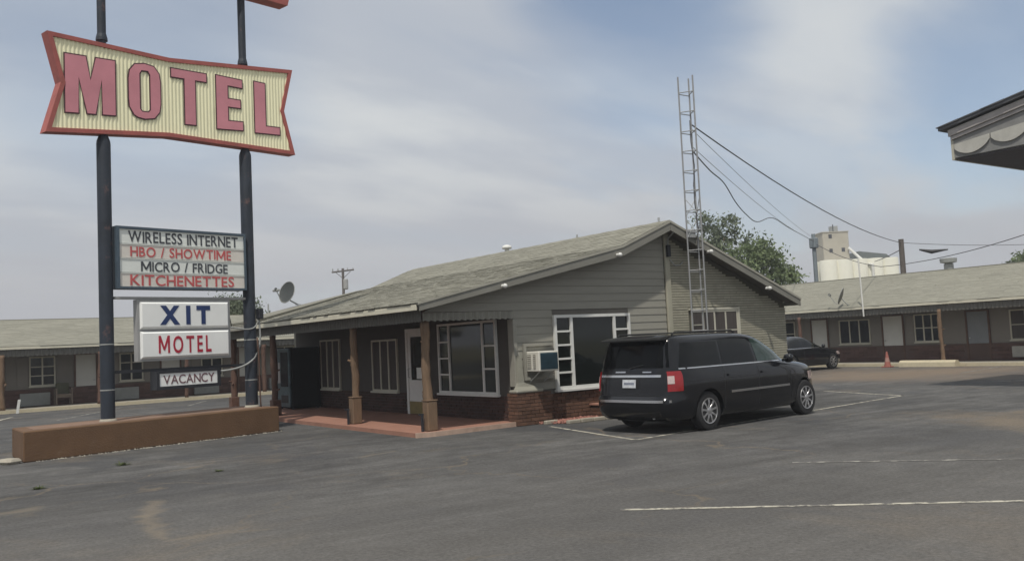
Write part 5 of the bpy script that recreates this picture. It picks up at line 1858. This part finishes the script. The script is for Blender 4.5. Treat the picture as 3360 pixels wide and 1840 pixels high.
# ---------------------------------------------------------------- canopy corner at the right edge
KX, KY, KH, KS = 12.7, -3.9, 5.62, 1.40       # corner of the soffit, scale of the joinery
CWD, CE = 3.6, KX + 4.7
ry = KY - CWD / 2
slope = 0.19
cp = thing('portico', 'weathered wooden roof corner with scalloped trim at the right edge', 'portico', (KX + 3, ry, 0))
M_CW = mat('canopy_wood', (0.36, 0.34, 0.33), 0.8, 0.15, 3, stain=(2.5, 0.55, 0.5), stain_col=(0.24, 0.22, 0.20))
M_CG = mat('canopy_panel_grey', (0.22, 0.22, 0.215), 0.85, 0.15, 3)
M_CS = mat('canopy_soffit', (0.11, 0.105, 0.12), 0.9)
M_CSH = mat('canopy_shingle', (0.12, 0.125, 0.135), 0.9, 0.15, 4)


def kz(h):
    return KH + h * KS


def gab(e, h0, h1):
    """gable outline in (y, z): overhang e, lower and upper height at the eave"""
    d = slope * (CWD / 2 + e)
    return [(KY + e, kz(h0)), (KY + e, kz(h1)), (ry, kz(h1) + d), (KY - CWD - e, kz(h1)), (KY - CWD - e, kz(h0)), (ry, kz(h0) + d)]


cro = MB().prism(gab(0.28, 0.53, 0.58), KX - 0.16, CE, 'x').build('roof', M_CSH, cp)
for k in range(4):
    y1 = KY + 0.31 - k * 0.55
    z1 = kz(0.60) + slope * (KY + 0.28 - y1)
    MB().prism([(y1, z1), (y1 - 0.56, z1 + slope * 0.56), (y1 - 0.56, z1 + slope * 0.56 - 0.035), (y1, z1 - 0.02)], KX - 0.20 + 0.015 * (k % 2), CE, 'x').build('shingle_course', M_CSH, cro)
MB().prism(gab(0.08, 0.41, 0.522), KX - 0.085, KX - 0.006, 'x').build('rake_board', M_CW, cp)
MB().prism(gab(0.04, 0.35, 0.408), KX - 0.05, KX - 0.005, 'x').build('rake_moulding', M_CW, cp)
MB().prism([(KY, kz(0.03)), (KY, kz(0.348)), (ry, kz(0.348) + slope * CWD / 2), (KY - CWD, kz(0.348)), (KY - CWD, kz(0.03))], KX - 0.004, KX + 0.07, 'x').build('gable_panel', M_CG, cp)
n_s = 4
ws_ = (CWD - 0.05) / n_s
for k in range(n_s):
    ya = KY - 0.03 - k * ws_
    up_ = lambda y: kz(0.20) + slope * 0.55 * (CWD / 2 - abs(y - ry))
    pts = []
    for j in range(13):
        t = j / 12
        y_ = ya - t * (ws_ - 0.04)
        pts.append((y_, up_(y_) - 0.03 - 0.20 * math.sin(math.pi * t) ** 0.7))
    pts += [(ya - (ws_ - 0.04), up_(ya - ws_) + 0.08), (ya, up_(ya) + 0.08)]
    MB().prism(pts, KX - 0.045, KX - 0.006, 'x').build('scallop', mat('scallop_pale', (0.46, 0.45, 0.41), 0.8, 0.12, 4), cp)
box('eave_board', M_TRIM, cp, KX - 0.003, CE, KY + 0.003, KY + 0.07, kz(0), kz(0.5))
box('eave_board', M_TRIM, cp, KX - 0.003, CE, KY - CWD - 0.07, KY - CWD - 0.003, kz(0), kz(0.5))
box('soffit', M_CS, cp, KX + 0.072, CE, KY - CWD, KY, kz(0), kz(0.02))
for (x, y) in ((CE - 0.4, KY - 0.4), (CE - 0.4, KY - CWD + 0.4), (KX + 1.6, KY - CWD + 0.4)):
    MB().bbox(x - 0.12, x + 0.12, y - 0.12, y + 0.12, 0, kz(0) - 0.002, c=0.015).build('post', M_CW, cp)

# ---------------------------------------------------------------- trees


def tree(name, label, base, height, crown, n, leaf, m_, seed, group=None, sparse=0.0):
    """crown: list of (dx, dy, z, rx, rz)"""
    g = np.random.default_rng(seed)
    o = thing(name, label, 'tree', base, group=group, local=True)
    tr = MB()
    rs = height * 0.022
    tr.tube([(0, 0, 0), (0.05, 0.04, height * 0.2), (0.0, 0.1, height * 0.42)], [rs * 1.4, rs * 1.1, rs * 0.9], 10)
    for (dx, dy, z_, rx, rz) in crown:
        tr.tube([(0, 0.1, height * 0.36), (dx * 0.45, dy * 0.45, height * 0.36 + (z_ - height * 0.36) * 0.55), (dx, dy, z_ + rz * 0.3)], [rs * 0.75, rs * 0.45, rs * 0.12], 7)
    tr.build('trunk', M_BARK, o, smooth=True)
    # twig clumps carry the leaves
    C, S = [], []
    for (dx, dy, z_, rx, rz) in crown:
        k = int(22 * rx * rx)
        for _ in range(max(k, 12)):
            d = g.normal(size=3)
            d /= np.linalg.norm(d)
            q = 0.45 + 0.62 * g.random() ** 0.6
            C.append((dx + d[0] * rx * q, dy + d[1] * rx * q, z_ + d[2] * rz * q))
            S.append(0.16 + 0.26 * g.random())
    C, S = np.array(C), np.array(S)
    idx = g.integers(0, len(C), n)
    P_ = C[idx] + g.normal(size=(n, 3)) * S[idx][:, None] * np.array([1, 1, 0.75])
    A = g.normal(size=(n, 3))
    A /= np.linalg.norm(A, axis=1)[:, None]
    B = np.cross(A, g.normal(size=(n, 3)))
    B /= np.linalg.norm(B, axis=1)[:, None]
    L = leaf * (0.6 + 0.8 * g.random(n))[:, None]
    V = np.stack([P_ - A * L, P_ + B * L * 0.45, P_ + A * L, P_ - B * L * 0.45], axis=1).reshape(-1, 3)
    F_ = np.arange(4 * n).reshape(-1, 4)
    me = bpy.data.meshes.new('crown')
    me.from_pydata(V.tolist(), [], F_.tolist())
    at = me.attributes.new('tone', 'FLOAT', 'FACE')
    ct = g.random(len(C))
    at.data.foreach_set('value', np.clip(0.65 * ct[idx] + 0.35 * g.random(n), 0, 1).astype(np.float32))
    me.materials.append(m_)
    c = bpy.data.objects.new('crown', me)
    COL.objects.link(c)
    c.parent = o
    return o


tree('elm_tree', 'feathery green tree right behind the office ridge and mast', (33.9, 24.4, 0), 9.2,
     [(0, 0, 7.0, 1.5, 1.3), (1.0, -1.0, 7.7, 0.9, 1.0), (-1.2, 1.0, 7.0, 1.0, 1.0), (0.8, -1.6, 6.4, 1.0, 1.1), (-1.6, 1.9, 6.8, 0.9, 0.8), (-2.2, 2.6, 7.2, 0.8, 0.7), (1.3, -1.9, 8.3, 0.35, 0.9), (0.3, -0.6, 8.6, 0.3, 0.8), (2.0, -2.6, 7.0, 0.5, 0.9)], 5200, 0.13, M_LEAF2, 5)
tree('elm_tree', 'dense green tree between the office roof and the grain elevator', (34.0, 20.3, 0), 7.4,
     [(0, 0, 5.2, 1.7, 1.5), (0.9, -1.1, 5.5, 1.0, 1.1), (-1.2, 1.3, 5.5, 1.3, 1.1), (0.4, -0.3, 6.3, 0.9, 0.8), (1.0, -1.5, 4.4, 1.0, 0.9), (-0.6, 0.8, 4.3, 1.5, 1.0), (-2.0, 2.6, 5.6, 1.0, 0.9)], 9500, 0.13, M_LEAF, 6)
tree('elm_tree', 'tree top peeping over the right motel wing at the edge', (64.5, 17.3, 0), 7.4,
     [(0, 0, 5.6, 1.9, 1.3), (1.6, -2.0, 6.0, 1.8, 1.3), (-1.0, 1.4, 5.6, 1.0, 0.9), (2.4, -3.4, 5.6, 1.8, 1.2)], 9000, 0.15, M_LEAF, 7)
tree('elm_tree', 'small tree seen between the name sign and the right sign pole', (7.0, 32.6, 0), 5.2,
     [(0, 0, 3.9, 0.75, 0.75), (-0.4, 0.3, 4.2, 0.5, 0.5), (0.4, -0.3, 4.1, 0.45, 0.5)], 5000, 0.09, M_LEAF2, 8)

# ---------------------------------------------------------------- grain elevator far off
ge = thing('grain_elevator', 'pale concrete grain elevator tower with white storage bins behind the right wing', 'grain elevator', (152, 97, 0), R(-33), local=True)
M_GE = mat('elevator_concrete', (0.43, 0.40, 0.33), 0.9, 0.1, 0.3, stain=(0.25, 0.55, 0.4), stain_col=(0.38, 0.33, 0.25))
M_GEW = mat('elevator_white', (0.66, 0.65, 0.56), 0.85, 0.06, 0.3, stain=(0.3, 0.58, 0.4), stain_col=(0.5, 0.48, 0.4))
M_GER = mat('elevator_roof', (0.10, 0.115, 0.11), 0.8)
tow = MB().bbox(-0.6, 4.9, 3.0, 7.6, 0, 21.4, c=0.1).build('head_house', M_GE, ge)
box('parapet', M_GE, tow, -0.7, 5.0, 2.9, 7.7, 21.41, 21.6)
for (x, zz) in ((1.0, 17.6), (3.6, 17.7), (1.3, 13.2), (1.0, 20.6)):
    box('window', M_DKMET, tow, x - 0.35, x + 0.35, 2.96, 2.999, zz - 0.4, zz + 0.4)
box('roof_hatch', M_CONDUIT, tow, 2.0, 3.4, 4.6, 6.0, 21.61, 22.9)
MB().tube([(2.2, 4.2, 21.6), (2.2, 4.2, 23.2)], 0.10, 6).build('antenna', M_DKMET, tow)
for k in range(5):
    MB().lathe([(1.72, 0), (1.72, 15.2), (1.6, 15.35)], (-1.0 + k * 3.2, 0.0, 0), n=26).build('storage_bin', M_GEW, ge, smooth=R(40))
MB().box(-2.9, 13.7, 1.9, 2.6, 0, 15.3).build('bin_wall', M_GEW, ge)
MB().prism([(5.8, 15.3), (13.8, 15.3), (12.5, 16.4), (6.8, 17.2)], 2.7, 8.6).build('gallery_roof', M_GER, ge)
MB().box(5.8, 13.6, 2.7, 8.5, 0, 15.28).build('annex', M_GE, ge)
MB().tube([(4.6, 2.7, 18.0), (6.9, 0.4, 14.6), (7.4, -1.9, 14.0), (7.4, -1.9, 9)], 0.28, 10).build('grain_spout', M_WHITE, ge)

# ---------------------------------------------------------------- poles and cables
p1 = far(2955, 785, 52.0)
up1 = thing('utility_pole', 'short dark utility pole behind the right motel roof', 'utility pole', (p1.x, p1.y, 0))
MB().tube([(p1.x, p1.y, 0), (p1.x + 0.03, p1.y, p1.z)], [0.17, 0.13], 12).build('shaft', M_POLEW, up1)
MB().tube([(p1.x + 0.5, p1.y - 0.7, p1.z - 0.62), (p1.x + 0.8, p1.y - 1.2, p1.z - 0.78), (p1.x + 1.25, p1.y - 1.85, p1.z - 0.72)], [0.04, 0.11, 0.03], 8).build('splice_case', M_BLACK, up1)
p2 = far(2668, 768, 60.0)
up2 = thing('utility_pole', 'pale slender utility pole between the tree and the grain elevator', 'utility pole', (p2.x, p2.y, 0))
MB().tube([(p2.x, p2.y, 0), (p2.x, p2.y, p2.z)], [0.16, 0.12], 12).build('shaft', mat('pole_pale', (0.19, 0.22, 0.24), 0.85, 0.15, 4), up2)
MB().bbox(p2.x - 0.22, p2.x + 0.22, p2.y - 0.22, p2.y + 0.22, p2.z - 0.9, p2.z - 0.25, c=0.05).build('transformer', mat('pole_pale', (0, 0, 0)), up2)
p3 = far(1125, 890, 95.0)
up3 = thing('utility_pole', 'distant wooden utility pole with crossarm above the office roof', 'utility pole', (p3.x, p3.y, 0))
MB().tube([(p3.x, p3.y, 0), (p3.x, p3.y, p3.z + 0.3)], [0.19, 0.13], 10).build('shaft', M_POLEW, up3)
dvec = Vector((math.cos(YAW), -math.sin(YAW), 0))
pc = Vector((p3.x, p3.y, p3.z))
MB().tube([pc - dvec * 1.15 + Vector((0, 0, -0.06)), pc + dvec * 1.15 + Vector((0, 0, 0.12))], 0.09, 6).build('crossarm', M_POLEW, up3)
for s in (-1.05, -0.5, 0.5, 1.05):
    MB().lathe([(0.05, 0), (0.08, 0.1), (0.04, 0.28)], pc + dvec * s + Vector((0, 0, 0.06)), n=8).build('insulator', M_CONDUIT, up3)
MB().lathe([(0.2, -1.9), (0.26, -1.8), (0.26, -0.9), (0.2, -0.8)], pc + dvec * 0.25, n=12).build('transformer', M_SFRAME, up3)
for s in (-0.8, 0.8):
    MB().tube([pc + dvec * s + Vector((0, 0, -0.03)), pc + Vector((0, 0, -0.75))], 0.03, 5).build('arm_brace', M_POLEW, up3)


def cable(label, pts, r, sag=0.0, m_=M_CABLE, n=14):
    P_ = []
    for a, b in zip(pts[:-1], pts[1:]):
        a, b = Vector(a), Vector(b)
        for i in range(n):
            t = i / n
            q = a.lerp(b, t)
            q.z -= sag * 4 * t * (1 - t)
            P_.append(q)
    P_.append(Vector(pts[-1]))
    return tag(MB().tube(P_, r, 6).build('cable', m_, smooth=True), label, 'cable')


def smooth_pts(pts, n=6):
    """Catmull-Rom through points"""
    P_ = [Vector(p) for p in pts]
    P_ = [P_[0]] + P_ + [P_[-1]]
    res = []
    for i in range(1, len(P_) - 2):
        for k in range(n):
            t = k / n
            a, b, c, d = P_[i - 1:i + 3]
            res.append(0.5 * ((2 * b) + (c - a) * t + (2 * a - 5 * b + 4 * c - d) * t * t + (3 * b - a - 3 * c + d) * t ** 3))
    res.append(P_[-2])
    return res


T1 = Vector((7.23, -0.48, 6.72))
T2 = Vector((7.23, -0.48, 6.08))
e1 = Vector((p1.x, p1.y, p1.z - 0.18))
cable('upper straight cable from the lattice mast to the dark utility pole', [T1, e1], 0.017, 0.45)
e2 = Vector((p2.x, p2.y, p2.z - 0.45))
mid = []
L0, L1 = T2, e2
for (px, py, t) in ((2330, 560, 0.10), (2375, 600, 0.17), (2415, 665, 0.25), (2450, 705, 0.33), (2485, 728, 0.42), (2535, 715, 0.55), (2590, 748, 0.72)):
    v = ray(px, py)
    dist = math.hypot((L0.lerp(L1, t) - CAM).x, (L0.lerp(L1, t) - CAM).y)
    mid.append(far(px, py, dist))
tag(MB().tube(smooth_pts([T2] + mid + [L1]), 0.018, 6).build('cable', M_CABLE, smooth=True), 'looping black cable from the lattice mast to the pale pole', 'cable')
cable('faint upper wire from the lattice mast towards the pale pole', [T1 + Vector((0, 0, -0.1)), e2 + Vector((0, 0, 0.2))], 0.008, 0.2, M_CONDUIT)
cable('faint lower wire from the lattice mast towards the pale pole', [T2 + Vector((0, 0, 0.1)), e2 + Vector((0, 0, 0.05))], 0.008, 0.3, M_CONDUIT)
w1 = far(3400, 757, 46.0)
cable('thick wire rising to the right edge above the right wing', [e2 + Vector((0, 0, -0.1)), far(2890, 875, 58.0), w1], 0.020, 0.25)
cable('thin level wire running right from the dark utility pole', [e1, far(3420, 800, 55.0)], 0.014, 0.1)
cable('short wire from the dark pole down towards the grain elevator', [e1 + Vector((0, 0, -0.35)), far(2870, 858, 70.0)], 0.022, 0.05)
cable('thin wire above the ridge of the right wing', [far(2960, 905, 50.0), far(3420, 842, 44.0)], 0.012, 0.1)

# ---------------------------------------------------------------- weeds in the asphalt
M_WEED = leaf_mat('weed_leaf', (0.05, 0.075, 0.02), (0.12, 0.14, 0.05))
for k, (px, py, s) in enumerate(((403, 1525, 0.13), (128, 1603, 0.10), (720, 1545, 0.06), (880, 1358, 0.10))):
    c = ground_at(px, py)
    wm = MB()
    tn = []
    for j in range(70):
        a, l_ = random.uniform(0, 6.28), random.uniform(0.3, 1.0) * s
        b = Vector((c.x + random.gauss(0, s * 0.3), c.y + random.gauss(0, s * 0.3), 0))
        t = b + Vector((math.cos(a) * l_, math.sin(a) * l_, l_ * random.uniform(0.15, 0.6)))
        w_ = Vector((-math.sin(a), math.cos(a), 0)) * 0.008
        wm.quad(b - w_, b + w_, t + w_ * 0.6, t - w_ * 0.6)
        tn.append(random.random())
    o = wm.build('weed', M_WEED, tones=tn, fix=False)
    tag(o, ('low green weed in the asphalt before the planter wall', 'low weed in the asphalt at the left edge', 'tiny weed in the open asphalt before the sign', 'weed at the right end of the planter wall')[k], 'weed', 'weeds growing from the asphalt')

# ---------------------------------------------------------------- haze in the air
hb = MB().box(-420, 420, -420, 420, -1.0, 30.0).build('haze', mat('haze_surface', (0.5, 0.5, 0.5)))
hb['kind'] = 'stuff'
hb['label'] = 'thin pale summer haze over the whole lot'
HM = bpy.data.materials.new('haze')
HM.use_nodes = True
HM.node_tree.nodes.clear()
ho = HM.node_tree.nodes.new('ShaderNodeOutputMaterial')
hv = HM.node_tree.nodes.new('ShaderNodeVolumePrincipled')
hv.inputs['Color'].default_value = (0.90, 0.93, 1.0, 1)
hv.inputs['Density'].default_value = 0.0010
HM.node_tree.links.new(hv.outputs[0], ho.inputs['Volume'])
hb.data.materials.clear()
hb.data.materials.append(HM)
